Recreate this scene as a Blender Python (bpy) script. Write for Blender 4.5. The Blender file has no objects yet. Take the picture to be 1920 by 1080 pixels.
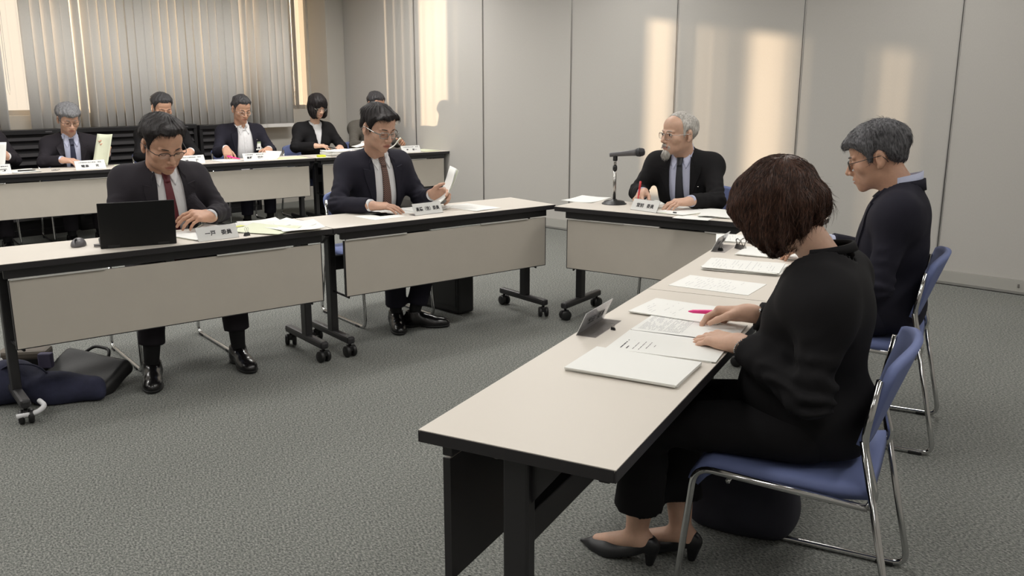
import bpy, bmesh, math, random
import numpy as np
from mathutils import Vector, Matrix, Euler
from mathutils.bvhtree import BVHTree
random.seed(7); RS = np.random.RandomState(11)
SC = bpy.context.scene
COL = SC.collection
PI = math.pi

# ---------------------------------------------------------------- materials
def lin(c):
    c = c / 255.0
    return c / 12.92 if c <= 0.04045 else ((c + 0.055) / 1.055) ** 2.4
def rgb(r, g, b): return (lin(r), lin(g), lin(b), 1.0)
MATS = {}
def mat(name, col, rough=0.5, metal=0.0, spec=0.5, noise=None, bump=None, sss=0.0, trans=0.0, alpha=1.0, sheen=0.0, coat=0.0):
    """noise = (scale, amount[, stretch xyz]); bump = (scale, strength, distance)"""
    m = bpy.data.materials.new(name); m.use_nodes = True
    nt = m.node_tree; b = nt.nodes['Principled BSDF']
    b.inputs['Base Color'].default_value = col
    b.inputs['Roughness'].default_value = rough
    b.inputs['Metallic'].default_value = metal
    b.inputs['Specular IOR Level'].default_value = spec
    b.inputs['Alpha'].default_value = alpha
    b.inputs['Transmission Weight'].default_value = trans
    b.inputs['Sheen Weight'].default_value = sheen
    b.inputs['Coat Weight'].default_value = coat
    if sss:
        b.inputs['Subsurface Weight'].default_value = sss
        b.inputs['Subsurface Radius'].default_value = (0.012, 0.005, 0.003)
    tc = nt.nodes.new('ShaderNodeTexCoord')
    if noise:
        mp = nt.nodes.new('ShaderNodeMapping')
        mp.inputs['Scale'].default_value = noise[2] if len(noise) > 2 else (1, 1, 1)
        nt.links.new(tc.outputs['Object'], mp.inputs['Vector'])
        n = nt.nodes.new('ShaderNodeTexNoise'); n.inputs['Scale'].default_value = noise[0]
        n.inputs['Detail'].default_value = 4; n.inputs['Roughness'].default_value = 0.65
        nt.links.new(mp.outputs['Vector'], n.inputs['Vector'])
        r = nt.nodes.new('ShaderNodeValToRGB')
        a = noise[1]
        r.color_ramp.elements[0].position = 0.3; r.color_ramp.elements[1].position = 0.7
        r.color_ramp.elements[0].color = tuple(max(0, c * (1 - a)) for c in col[:3]) + (1,)
        r.color_ramp.elements[1].color = tuple(min(1, c * (1 + a)) for c in col[:3]) + (1,)
        nt.links.new(n.outputs['Fac'], r.inputs['Fac'])
        nt.links.new(r.outputs['Color'], b.inputs['Base Color'])
    if bump:
        n2 = nt.nodes.new('ShaderNodeTexNoise'); n2.inputs['Scale'].default_value = bump[0]
        n2.inputs['Detail'].default_value = 3
        mp2 = nt.nodes.new('ShaderNodeMapping')
        mp2.inputs['Scale'].default_value = bump[3] if len(bump) > 3 else (1, 1, 1)
        nt.links.new(tc.outputs['Object'], mp2.inputs['Vector'])
        nt.links.new(mp2.outputs['Vector'], n2.inputs['Vector'])
        bp = nt.nodes.new('ShaderNodeBump'); bp.inputs['Strength'].default_value = bump[1]
        bp.inputs['Distance'].default_value = bump[2]
        nt.links.new(n2.outputs['Fac'], bp.inputs['Height'])
        nt.links.new(bp.outputs['Normal'], b.inputs['Normal'])
    MATS[name] = m
    return m
def emis(name, col, strength):
    m = bpy.data.materials.new(name); m.use_nodes = True
    b = m.node_tree.nodes['Principled BSDF']
    b.inputs['Base Color'].default_value = (0.8, 0.8, 0.8, 1)
    b.inputs['Emission Color'].default_value = col
    b.inputs['Emission Strength'].default_value = strength
    return m
def clear(name, tint=(0.95, 0.96, 0.97, 1), gloss=0.12, rough=0.02, fres=0.9):
    m = bpy.data.materials.new(name); m.use_nodes = True
    nt = m.node_tree; nt.nodes.clear()
    o = nt.nodes.new('ShaderNodeOutputMaterial'); mx = nt.nodes.new('ShaderNodeMixShader')
    t = nt.nodes.new('ShaderNodeBsdfTransparent'); g = nt.nodes.new('ShaderNodeBsdfGlossy')
    fr = nt.nodes.new('ShaderNodeFresnel'); fr.inputs['IOR'].default_value = 1.45
    ma = nt.nodes.new('ShaderNodeMath'); ma.operation = 'MULTIPLY_ADD'
    ma.inputs[1].default_value = fres; ma.inputs[2].default_value = gloss * 0.25
    t.inputs['Color'].default_value = tint; g.inputs['Roughness'].default_value = rough
    nt.links.new(fr.outputs[0], ma.inputs[0]); nt.links.new(ma.outputs[0], mx.inputs[0])
    nt.links.new(t.outputs[0], mx.inputs[1]); nt.links.new(g.outputs[0], mx.inputs[2])
    nt.links.new(mx.outputs[0], o.inputs[0])
    return m

# ---------------------------------------------------------------- objects
def tag(o, label=None, cat=None, group=None, kind=None):
    if label: o['label'] = label
    if cat: o['category'] = cat
    if group: o['group'] = group
    if kind: o['kind'] = kind
    return o
def empty(name, loc=(0, 0, 0), rz=0.0):
    o = bpy.data.objects.new(name, None); COL.objects.link(o)
    o.empty_display_size = 0.1
    o.location = loc; o.rotation_euler = (0, 0, rz)
    return o
def copy_tree(o, parent=None):
    c = o.copy(); COL.objects.link(c)
    if parent is not None: c.parent = parent
    for ch in list(o.children): copy_tree(ch, c)
    return c

class MB:
    """mesh builder"""
    def __init__(s): s.v = []; s.f = []; s.m = []; s.sm = []
    def add(s, vs, fs, mi=0, smooth=False, M=None):
        o = len(s.v)
        if M is not None: vs = [tuple(M @ Vector(v)) for v in vs]
        s.v.extend([tuple(map(float, v)) for v in vs]); 
        for f in fs:
            s.f.append(tuple(int(i) + o for i in f)); s.m.append(mi); s.sm.append(smooth)
        return s
    def box(s, lo, hi, mi=0, bev=0.0, M=None, smooth=False):
        x0, y0, z0 = lo; x1, y1, z1 = hi
        if bev <= 0:
            vs = [(x0,y0,z0),(x1,y0,z0),(x1,y1,z0),(x0,y1,z0),(x0,y0,z1),(x1,y0,z1),(x1,y1,z1),(x0,y1,z1)]
            fs = [(3,2,1,0),(4,5,6,7),(0,1,5,4),(1,2,6,5),(2,3,7,6),(3,0,4,7)]
            return s.add(vs, fs, mi, smooth, M)
        bm = bmesh.new(); bmesh.ops.create_cube(bm, size=1)
        for v in bm.verts:
            v.co = Vector(((v.co.x+.5)*(x1-x0)+x0, (v.co.y+.5)*(y1-y0)+y0, (v.co.z+.5)*(z1-z0)+z0))
        bmesh.ops.bevel(bm, geom=list(bm.edges), offset=bev, segments=2, profile=0.5, affect='EDGES')
        bm.verts.index_update()
        vs = [v.co.copy() for v in bm.verts]; fs = [[v.index for v in f.verts] for f in bm.faces]
        bm.free()
        return s.add(vs, fs, mi, smooth, M)
    def tube(s, pts, r, n=10, mi=0, M=None, cap=True, smooth=True, closed=False, flat=None):
        pts = [Vector(p) for p in pts]; k = len(pts)
        rs = r if hasattr(r, '__len__') else [r] * k
        vs = []; fs = []
        prev = None
        for i, p in enumerate(pts):
            if closed: t = pts[(i+1) % k] - pts[i-1]
            else: t = pts[min(i+1, k-1)] - pts[max(i-1, 0)]
            if t.length < 1e-9: t = Vector((0, 0, 1))
            t.normalize()
            if prev is None:
                a = Vector((0, 0, 1)) if abs(t.z) < 0.9 else Vector((1, 0, 0))
                u = t.cross(a).normalized()
            else:
                u = (prev - t * prev.dot(t))
                if u.length < 1e-6: u = t.orthogonal()
                u.normalize()
            prev = u; w = t.cross(u)
            for j in range(n):
                an = 2 * PI * j / n
                vs.append(p + (u * math.cos(an) + w * math.sin(an) * (flat or 1.0)) * rs[i])
        for i in range(k if closed else k - 1):
            i2 = (i + 1) % k
            for j in range(n):
                fs.append((i*n+j, i*n+(j+1) % n, i2*n+(j+1) % n, i2*n+j))
        if cap and not closed:
            fs.append(tuple(range(n-1, -1, -1))); fs.append(tuple((k-1)*n+j for j in range(n)))
        return s.add(vs, fs, mi, smooth, M)
    def cyl(s, p0, p1, r0, r1=None, n=16, mi=0, M=None, smooth=True):
        return s.tube([p0, p1], [r0, r1 if r1 is not None else r0], n, mi, M, True, smooth)
    def lathe(s, prof, n=20, mi=0, M=None, smooth=True):
        vs = []; fs = []; k = len(prof)
        for (r, z) in prof:
            for j in range(n):
                a = 2*PI*j/n; vs.append((r*math.cos(a), r*math.sin(a), z))
        for i in range(k-1):
            for j in range(n):
                fs.append((i*n+j, i*n+(j+1) % n, (i+1)*n+(j+1) % n, (i+1)*n+j))
        fs.append(tuple(range(n-1, -1, -1))); fs.append(tuple((k-1)*n+j for j in range(n)))
        return s.add(vs, fs, mi, smooth, M)
    def grid(s, fn, nu, nv, th=0.0, mi=0, M=None, smooth=True):
        """fn(u,v)->point; optional thickness below (along -normal)"""
        P = [[Vector(fn(i/nu, j/nv)) for j in range(nv+1)] for i in range(nu+1)]
        vs = [P[i][j] for i in range(nu+1) for j in range(nv+1)]
        W = nv + 1
        fs = [(i*W+j, (i+1)*W+j, (i+1)*W+j+1, i*W+j+1) for i in range(nu) for j in range(nv)]
        if th:
            N = len(vs); low = []
            for i in range(nu+1):
                for j in range(nv+1):
                    du = P[min(i+1, nu)][j] - P[max(i-1, 0)][j]; dv = P[i][min(j+1, nv)] - P[i][max(j-1, 0)]
                    nn = du.cross(dv); nn.normalize(); low.append(P[i][j] - nn*th)
            vs = vs + low
            fs += [(N+i*W+j+1, N+(i+1)*W+j+1, N+(i+1)*W+j, N+i*W+j) for i in range(nu) for j in range(nv)]
            for i in range(nu):
                fs.append((i*W, N+i*W, N+(i+1)*W, (i+1)*W)); fs.append(((i+1)*W+nv, N+(i+1)*W+nv, N+i*W+nv, i*W+nv))
            for j in range(nv):
                fs.append((j+1, N+j+1, N+j, j)); fs.append((nu*W+j, N+nu*W+j, N+nu*W+j+1, nu*W+j+1))
        return s.add(vs, fs, mi, smooth, M)
    def build(s, name, mats, parent=None, loc=None, M=None):
        me = bpy.data.meshes.new(name)
        me.from_pydata(s.v, [], s.f)
        if not isinstance(mats, (list, tuple)): mats = [mats]
        for m in mats: me.materials.append(m)
        if len(mats) > 1: me.polygons.foreach_set('material_index', s.m)
        me.polygons.foreach_set('use_smooth', s.sm)
        me.update()
        o = bpy.data.objects.new(name, me); COL.objects.link(o)
        if parent is not None: o.parent = parent
        if loc is not None: o.location = loc
        if M is not None: o.matrix_local = M
        return o
def fillet(pts, r, n=5):
    """round the corners of a polyline"""
    pts = [Vector(p) for p in pts]; out = [pts[0]]
    for i in range(1, len(pts)-1):
        a, b, c = pts[i-1], pts[i], pts[i+1]
        d1 = (a-b); d2 = (c-b); rr = min(r, d1.length*.49, d2.length*.49)
        p = b + d1.normalized()*rr; q = b + d2.normalized()*rr
        for k in range(n+1):
            t = k/n; out.append(p*(1-t)**2 + b*2*t*(1-t) + q*t*t)
    out.append(pts[-1]); return out

# ---------------------------------------------------------------- signed distance sculpting
class F:
    """sampling box for sculpting one continuous surface"""
    def __init__(s, lo, hi, h):
        s.lo = np.array(lo, np.float32); s.h = h
        n = [int(math.ceil((hi[i]-lo[i])/h))+1 for i in range(3)]
        s.X, s.Y, s.Z = np.meshgrid(*[(lo[i]+h*np.arange(n[i])).astype(np.float32) for i in range(3)], indexing='ij')
        s.D = np.full(n, 9.0, np.float32)
    def ell(s, c, r, R=None):
        x, y, z = s.X-c[0], s.Y-c[1], s.Z-c[2]
        if R is not None:
            R = np.array(R); x, y, z = (x*R[i][0]+y*R[i][1]+z*R[i][2] for i in range(3))
        k0 = np.sqrt((x/r[0])**2+(y/r[1])**2+(z/r[2])**2)
        k1 = np.sqrt((x/r[0]**2)**2+(y/r[1]**2)**2+(z/r[2]**2)**2)+1e-6
        return k0*(k0-1)/k1
    def cone(s, a, b, ra, rb, sq=None):
        a = np.array(a, np.float32); b = np.array(b, np.float32); ab = b-a
        L2 = float(ab@ab)+1e-12
        x, y, z = s.X-a[0], s.Y-a[1], s.Z-a[2]
        t = np.clip((x*ab[0]+y*ab[1]+z*ab[2])/L2, 0, 1)
        x = x-t*ab[0]; y = y-t*ab[1]; z = z-t*ab[2]
        if sq is not None:   # flatten along unit vector sq[0] by factor sq[1]
            n, k = np.array(sq[0]), sq[1]
            d = x*n[0]+y*n[1]+z*n[2]; g = (k-1)*d
            x = x+g*n[0]; y = y+g*n[1]; z = z+g*n[2]
        return np.sqrt(x*x+y*y+z*z)-(ra+(rb-ra)*t)
    def boxr(s, c, half, rad, R=None):
        x, y, z = s.X-c[0], s.Y-c[1], s.Z-c[2]
        if R is not None:
            R = np.array(R); x, y, z = (x*R[i][0]+y*R[i][1]+z*R[i][2] for i in range(3))
        x = np.abs(x)-half[0]+rad; y = np.abs(y)-half[1]+rad; z = np.abs(z)-half[2]+rad
        return np.sqrt(np.maximum(x,0)**2+np.maximum(y,0)**2+np.maximum(z,0)**2)+np.minimum(np.maximum(x,np.maximum(y,z)),0)-rad
    def plane(s, p, n):
        n = np.array(n, float); n = n/np.linalg.norm(n)
        return (s.X-p[0])*n[0]+(s.Y-p[1])*n[1]+(s.Z-p[2])*n[2]
def smin(a, b, k):
    h = np.clip(0.5+0.5*(b-a)/k, 0, 1)
    return b*(1-h)+a*h-k*h*(1-h)
def smax(a, b, k): return -smin(-a, -b, k)
def nets(D, lo, h):
    """naive surface nets -> verts, quads"""
    S = D < 0
    c = tuple(n-1 for n in D.shape)
    acc = np.zeros(c+(3,), np.float32); cnt = np.zeros(c, np.uint8)
    for a in range(3):
        o1, o2 = [i for i in range(3) if i != a]
        for p in (0, 1):
            for q in (0, 1):
                sl0 = [None]*3; sl1 = [None]*3
                sl0[a] = slice(0, c[a]); sl1[a] = slice(1, c[a]+1)
                sl0[o1] = sl1[o1] = slice(p, c[o1]+p); sl0[o2] = sl1[o2] = slice(q, c[o2]+q)
                d0 = D[tuple(sl0)]; d1 = D[tuple(sl1)]
                m = (d0 < 0) != (d1 < 0)
                idx = np.nonzero(m)
                t = d0[idx]/(d0[idx]-d1[idx])
                acc[idx+(np.full(len(t), a),)] += t
                if p: acc[idx+(np.full(len(t), o1),)] += 1
                if q: acc[idx+(np.full(len(t), o2),)] += 1
                cnt[idx] += 1
    act = np.nonzero(cnt)
    ids = np.full(c, -1, np.int64); ids[act] = np.arange(len(act[0]))
    V = (np.stack(act, 1)+acc[act]/cnt[act][:, None])*h+np.array(lo)
    quads = []
    for a in range(3):
        o1, o2 = (a+1) % 3, (a+2) % 3
        sl0 = [slice(None)]*3; sl1 = [slice(None)]*3
        sl0[a] = slice(0, D.shape[a]-1); sl1[a] = slice(1, D.shape[a])
        s0 = S[tuple(sl0)]; s1 = S[tuple(sl1)]
        idx = np.stack(np.nonzero(s0 != s1), 1)
        ok = (idx[:, o1] > 0) & (idx[:, o2] > 0) & (idx[:, o1] < c[o1]) & (idx[:, o2] < c[o2])
        idx = idx[ok]
        e1 = np.zeros(3, int); e1[o1] = 1; e2 = np.zeros(3, int); e2[o2] = 1
        A = ids[tuple((idx-e1-e2).T)]; B = ids[tuple((idx-e2).T)]; Cc = ids[tuple(idx.T)]; Dd = ids[tuple((idx-e1).T)]
        ins = s0[tuple(idx.T)]
        q = np.stack([A, B, Cc, Dd], 1)
        q[~ins] = q[~ins][:, ::-1]
        quads.append(q)
    return V, np.concatenate(quads)
def np_mesh(name, V, Q, mats, parent=None, mi=None, smooth=True, M=None):
    if M is not None:
        Mm = np.array(M); V = V@Mm[:3, :3].T+Mm[:3, 3]
    me = bpy.data.meshes.new(name)
    me.from_pydata(V.tolist(), [], Q.tolist() if hasattr(Q, 'tolist') else Q)
    if not isinstance(mats, (list, tuple)): mats = [mats]
    for m in mats: me.materials.append(m)
    if mi is not None: me.polygons.foreach_set('material_index', np.asarray(mi, np.int32))
    me.polygons.foreach_set('use_smooth', np.full(len(me.polygons), smooth))
    me.update()
    o = bpy.data.objects.new(name, me); COL.objects.link(o)
    if parent is not None: o.parent = parent
    return o
_nd = RS.normal(size=(14, 3)); _nd /= np.linalg.norm(_nd, axis=1)[:, None]; _np = RS.uniform(0, 6.28, 14)
def wob(X, Y, Z, freq, seed=0):
    """cheap smooth 3-D wobble in about [-1,1]"""
    o = 0
    for i in range(6):
        d = _nd[(i+seed) % 14]; f = freq*(0.7+0.22*i)
        o = o+np.sin((X*d[0]+Y*d[1]+Z*d[2])*f+_np[(i*3+seed) % 14])
    return o/3.2
M_wall = mat('partition_vinyl', rgb(184, 181, 176), 0.75, spec=0.3, noise=(260, 0.035, (1, 1, 0.25)), bump=(500, 0.08, 0.002))
M_wwall = mat('window_wall_paint', rgb(190, 186, 178), 0.8, spec=0.2, noise=(180, 0.03))
M_alu = mat('aluminium_trim', rgb(185, 183, 180), 0.35, metal=0.8)
M_seam = mat('panel_seam_rubber', rgb(105, 102, 98), 0.6)
M_base = mat('baseboard_grey', rgb(168, 166, 160), 0.55)
M_carpet = None
M_ceil = mat('ceiling_board', rgb(225, 223, 218), 0.9)
M_slat = mat('blind_fabric', rgb(236, 233, 228), 0.8, spec=0.1, noise=(300, 0.03, (1, 1, .2)))
M_top = mat('laminate_ivory', rgb(213, 206, 196), 0.42, spec=0.4, noise=(700, 0.02))
M_edge = mat('black_edge', rgb(38, 36, 38), 0.45)
M_steel = mat('black_steel', rgb(40, 39, 41), 0.42, spec=0.5)
M_panel = mat('modesty_panel_beige', rgb(188, 181, 170), 0.6, noise=(8, 0.02, (1, 1, 1)))
M_chrome = mat('chrome', rgb(205, 205, 205), 0.12, metal=1.0)
M_blue = mat('chair_blue', rgb(106, 117, 160), 0.7, spec=0.35, bump=(900, 0.1, 0.001))
M_rubber = mat('rubber_black', rgb(22, 22, 22), 0.55)
M_paper = mat('paper_white', rgb(232, 232, 228), 0.75, spec=0.2)
M_paperg = mat('paper_greenish', rgb(216, 220, 196), 0.75, spec=0.2)
M_papery = mat('paper_yellow', rgb(228, 228, 178), 0.75, spec=0.2)
M_ink = mat('ink', rgb(40, 40, 44), 0.7)
M_inkg = mat('grey_print', rgb(182, 182, 184), 0.8)
M_inkb = mat('blue_print', rgb(90, 130, 200), 0.8)
M_inky = mat('yellow_marking', rgb(225, 228, 130), 0.8)
M_acryl = clear('clear_acrylic', (0.95, 0.95, 0.97, 1), 0.15, 0.05, .5)
M_glass = clear('window_glass')
M_lens = clear('lens_glass', (0.97, 0.97, 0.97, 1), 0.15, 0.03, .12)
M_blackp = mat('black_plastic', rgb(24, 24, 25), 0.45)
M_laptop = mat('laptop_black', rgb(18, 18, 19), 0.5, spec=0.3)
M_greyp = mat('grey_plastic', rgb(92, 90, 92), 0.4)
M_cab = mat('cabinet_black', rgb(24, 23, 25), 0.5)
M_cabl = mat('louvre_edge', rgb(46, 44, 46), 0.45)
M_pink = mat('pink_plastic', rgb(235, 60, 140), 0.35)
M_red = mat('red_plastic', rgb(190, 40, 45), 0.4)
M_yellow = mat('yellow_plastic', rgb(215, 225, 60), 0.4)
M_silver = mat('silver_metal', rgb(170, 168, 165), 0.25, metal=1.0)

def carpet():
    m = bpy.data.materials.new('carpet_grey_loop'); m.use_nodes = True
    nt = m.node_tree; b = nt.nodes['Principled BSDF']
    b.inputs['Roughness'].default_value = 0.95; b.inputs['Specular IOR Level'].default_value = 0.1
    tc = nt.nodes.new('ShaderNodeTexCoord')
    mp = nt.nodes.new('ShaderNodeMapping'); mp.inputs['Rotation'].default_value = (0, 0, 0.75); mp.inputs['Scale'].default_value = (1, 1.7, 1)
    n = nt.nodes.new('ShaderNodeTexNoise'); n.inputs['Scale'].default_value = 95; n.inputs['Detail'].default_value = 6; n.inputs['Roughness'].default_value = 0.72
    n2 = nt.nodes.new('ShaderNodeTexNoise'); n2.inputs['Scale'].default_value = 1.4; n2.inputs['Detail'].default_value = 3
    r = nt.nodes.new('ShaderNodeValToRGB')
    r.color_ramp.elements[0].position = 0.36; r.color_ramp.elements[0].color = rgb(70, 72, 71)
    r.color_ramp.elements[1].position = 0.65; r.color_ramp.elements[1].color = rgb(160, 160, 154)
    e = r.color_ramp.elements.new(0.5); e.color = rgb(117, 119, 115)
    nt.links.new(tc.outputs['Object'], mp.inputs['Vector']); nt.links.new(mp.outputs[0], n.inputs['Vector'])
    nt.links.new(tc.outputs['Object'], n2.inputs['Vector'])
    nt.links.new(n.outputs['Fac'], r.inputs['Fac'])
    r2 = nt.nodes.new('ShaderNodeValToRGB'); r2.color_ramp.elements[0].color = (0.9, 0.9, 0.9, 1); r2.color_ramp.elements[1].color = (1.06, 1.06, 1.06, 1)
    nt.links.new(n2.outputs['Fac'], r2.inputs['Fac'])
    mx = nt.nodes.new('ShaderNodeMix'); mx.data_type = 'RGBA'; mx.blend_type = 'MULTIPLY'; mx.inputs['Factor'].default_value = 1
    nt.links.new(r.outputs['Color'], mx.inputs['A']); nt.links.new(r2.outputs['Color'], mx.inputs['B'])
    nt.links.new(mx.outputs['Result'], b.inputs['Base Color'])
    bp = nt.nodes.new('ShaderNodeBump'); bp.inputs['Strength'].default_value = 0.5; bp.inputs['Distance'].default_value = 0.004
    nt.links.new(n.outputs['Fac'], bp.inputs['Height']); nt.links.new(bp.outputs['Normal'], b.inputs['Normal'])
    return m
M_carpet = carpet()

def translucent(m, amt, col):
    nt = m.node_tree; out = nt.nodes['Material Output']; b = nt.nodes['Principled BSDF']
    mx = nt.nodes.new('ShaderNodeMixShader'); t = nt.nodes.new('ShaderNodeBsdfTranslucent'); t.inputs['Color'].default_value = col; mx.inputs[0].default_value = amt
    nt.links.new(b.outputs[0], mx.inputs[1]); nt.links.new(t.outputs[0], mx.inputs[2]); nt.links.new(mx.outputs[0], out.inputs['Surface'])
translucent(M_slat, 0.025, rgb(225, 215, 200))
# ---------------------------------------------------------------- room shell
KX, KY = -2.04, 11.10
RZ = math.atan2(-0.6811, 0.7322)
ROOM = Matrix.Translation((KX, KY, 0)) @ Matrix.Rotation(RZ, 4, 'Z')   # room x = along the partition wall, y = 0 at it
def struct(mb, name, mats):
    o = mb.build(name, mats); o.matrix_world = ROOM; o['kind'] = 'structure'; return o
HC = 2.9
XW = -0.36           # inner face of the window wall
mb = MB(); mb.box((-0.6, -9.6, -0.1), (10.6, 0.1, 0)); struct(mb, 'floor', M_carpet)
mb = MB(); mb.box((-0.6, -9.6, HC), (10.6, 0.1, HC+0.1)); struct(mb, 'ceiling', M_ceil)
# partition wall: sliding panels with dark joints
SEAMS = [0.0, 1.30, 2.375, 3.555, 4.72, 5.865, 7.01, 8.16, 9.31, 10.6]
mb = MB(); mb.box((0.0, 0.02, 0), (10.6, 0.1, HC), 1)
for a, b in zip(SEAMS[:-1], SEAMS[1:]):
    mb.box((a+0.004, 0.0, 0.10), (b-0.004, 0.03, HC), 0, bev=0.003)
struct(mb, 'wall_right', [M_wall, M_seam])
for i, s in enumerate(SEAMS[1:-1]):
    mb = MB(); mb.box((s-0.009, -0.004, 0.10), (s-0.0025, 0.02, HC), 0); mb.box((s+0.0025, -0.004, 0.10), (s+0.009, 0.02, HC), 0)
    struct(mb, 'trim_%d' % (i+1), M_alu)
mb = MB(); mb.box((0.0, -0.012, 0.022), (10.6, 0.015, 0.10), 0); mb.box((0.0, -0.016, 0.006), (10.6, 0.015, 0.024), 1)
for s in SEAMS[1:-1]: mb.box((s+0.55, -0.018, 0.05), (s+0.56, 0.0, 0.075), 2)
struct(mb, 'baseboard_right', [M_base, M_alu, M_seam])
# window wall
Y0, Y1 = -0.28, -9.2; ZS, ZT = 1.12, 2.75
mb = MB()
mb.box((XW-0.22, -9.6, 0), (XW, 0.1, ZS)); mb.box((XW-0.22, -9.6, ZT), (XW, 0.1, HC))
mb.box((XW-0.22, Y0, ZS), (XW, 0.1, ZT)); mb.box((XW-0.22, -9.6, ZS), (XW, Y1, ZT))
struct(mb, 'wall_left', M_wwall)
mb = MB(); mb.box((XW, -0.25, 0), (0.0, 0.1, HC), 0, bev=0.004); struct(mb, 'wall_column', M_wwall)
mb = MB(); mb.box((-0.6, -9.7, 0), (10.7, -9.6, HC)); struct(mb, 'wall_back', M_wall)
mb = MB(); mb.box((10.6, -9.7, 0), (10.7, 0.1, HC)); struct(mb, 'wall_far_right', M_wall)
wf = empty('window_1'); wf['kind'] = 'structure'; wf.matrix_world = ROOM
mb = MB()
xg = XW-0.14
mb.box((xg-0.03, Y1, ZS), (xg+0.03, Y0, ZS+0.05)); mb.box((xg-0.03, Y1, ZT-0.05), (xg+0.03, Y0, ZT))
for a, b in ((0.36, 0.40), (0.42, 0.435), (0.455, 0.475), (0.50, 0.585), (0.602, 0.617), (0.635, 0.65), (0.685, 0.80), (1.98, 2.08), (2.62, 2.72), (4.80, 4.86), (6.5, 6.56), (8.2, 8.26)):  # bars nearest the column are added to cut the sun into fine streaks
    mb.box((xg-0.03, -b, ZS), (xg+0.03, -a, ZT))
mb.build('frame_and_streak_bars', M_alu, wf)
mb = MB(); mb.box((xg-0.003, Y1, ZS), (xg+0.003, Y0, ZT)); mb.build('pane', M_glass, wf)
# vertical blinds
SLW = 0.1; XB = -0.20
slat_mb = MB()
def slat_fn(w):
    return lambda u, v: (0.006*(1-(2*u-1)**2), (u-.5)*w, (v)*1.0)
def make_blind(label, e2a, e2b, zbot, angf, group, ztop=2.82):
    root = empty('vertical_blind'); root.matrix_world = ROOM @ Matrix.Translation((XB, -(e2a+e2b)/2, ztop))
    tag(root, label, 'blind', group)
    mid = (e2a+e2b)/2
    mb = MB(); mb.box((-0.025, -(e2b-e2a)/2-0.03, -0.01), (0.025, (e2b-e2a)/2+0.03, 0.05), bev=0.004)
    mb.build('headrail', M_alu, root)
    n = int(round((e2b-e2a)/0.09)); H = ztop-zbot
    me = None
    for i in range(n):
        e2 = e2a+(i+.5)*(e2b-e2a)/n
        ang = angf(e2)
        if ang is None: continue
        if me is None:
            sb = MB(); sb.grid(lambda u, v: (0.003*(1-(2*u-1)**2), (u-.5)*SLW, -0.012-v*(H-0.012)), 6, 1, th=0.0012)
            sb.box((-0.0005, -0.049, -H-0.001), (0.0042, 0.049, -H+0.04), 0)
            o = sb.build('slat', M_slat, root); me = o.data
        else:
            o = bpy.data.objects.new('slat', me); COL.objects.link(o); o.parent = root
        o.location = (0, -(e2-mid), 0); o.rotation_euler = (0, 0, ang)
    mb = MB(); yy = (e2b-e2a)/2+0.012
    mb.tube([(0.02, yy, 0), (0.03, yy+0.004, -0.6), (0.03, yy, -1.45), (0.03, yy+0.012, -1.5), (0.03, yy+0.02, -1.45), (0.02, yy+0.018, 0)], 0.003, 6)
    mb.build('cord', M_slat, root)
    return root
OPEN = -math.atan2(1, 0.633)+0.0     # slat plane parallel to the sunbeams
SUNR = 0.633
def e2_of(e1): return SUNR*(e1-XB)
STREAKS = [(0.92, 1.30, OPEN+.80), (1.36, 1.76, OPEN), (1.80, 2.05, OPEN+.82), (4.50, 4.66, OPEN), (4.88, 5.02, OPEN+.55), (5.25, 5.33, OPEN+.75), (5.40, 5.75, OPEN), (5.78, 5.88, OPEN+.4), (6.46, 6.66, OPEN+.45)]
def angle_at(e2):
    for a, b, an in STREAKS:
        if e2_of(a)-0.03 < e2 < e2_of(b)+0.03: return None, an
    return 1, None
def ang_right(e2):
    k, an = angle_at(e2)
    if k is None: return an
    if e2 < 0.83: return math.radians(26 if e2 < 0.74 else 15)
    if e2 < 1.52: return math.radians(9.8)
    if 1.6 < e2 < 2.28: return math.radians(9.8)
    if 2.5 < e2 < 3.32: return math.radians(9.8)
    return math.radians(0.5)
make_blind('long beige vertical blind covering the window behind the back row', 0.64, 3.56, 0.925, ang_right, 'vertical blinds')
make_blind('beige vertical blind at the left edge, left of the bright gap', 3.76, 5.2, 0.925, lambda e2: angle_at(e2)[1] if angle_at(e2)[0] is None else math.radians(4), 'vertical blinds')
make_blind('added beige vertical blind outside the picture, shading the right tables', 5.25, 9.15, 0.925, lambda e2: math.radians(2), 'vertical blinds')  # unseen blind, added to keep the sun off the right tables
# black louvred cabinets under the window
def cabinet(label, e2a, e2b, h):
    root = empty('louvred_cabinet'); root.matrix_world = ROOM @ Matrix.Translation((-0.012, -(e2a+e2b)/2, 0))
    tag(root, label, 'cabinet', 'black louvred cabinets under the blinds')
    w = (e2b-e2a)/2
    mb = MB(); mb.box((-0.125, -w, 0), (-0.02, w, h), 0, bev=0.004)
    mb.box((-0.03, -w, h-0.045), (0.012, w, h), 0, bev=0.004)
    mb.box((-0.03, -w, 0), (0.008, w, 0.06), 0); mb.box((-0.03, -w, 0), (0.008, -w+0.035, h), 0); mb.box((-0.03, w-0.035, 0), (0.008, w, h), 0)
    mb.build('body', M_cab, root)
    z = h-0.1
    while z > 0.1:
        mb = MB(); mb.add([(-0.02, -w+0.035, z+0.03), (-0.02, w-0.035, z+0.03), (0.006, w-0.035, z), (0.006, -w+0.035, z), (-0.02, -w+0.035, z+0.024), (-0.02, w-0.035, z+0.024), (0.003, w-0.035, z-0.006), (0.003, -w+0.035, z-0.006)],
                          [(0,1,2,3), (7,6,5,4), (3,2,6,7), (0,3,7,4), (1,5,6,2)])
        mb.build('louvre', M_cabl, root); z -= 0.075
    mb = MB(); mb.box((0.010, w-0.16, h-0.028), (0.016, w-0.10, h-0.018)); mb.build('handle', M_greyp, root)
    return root
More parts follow.
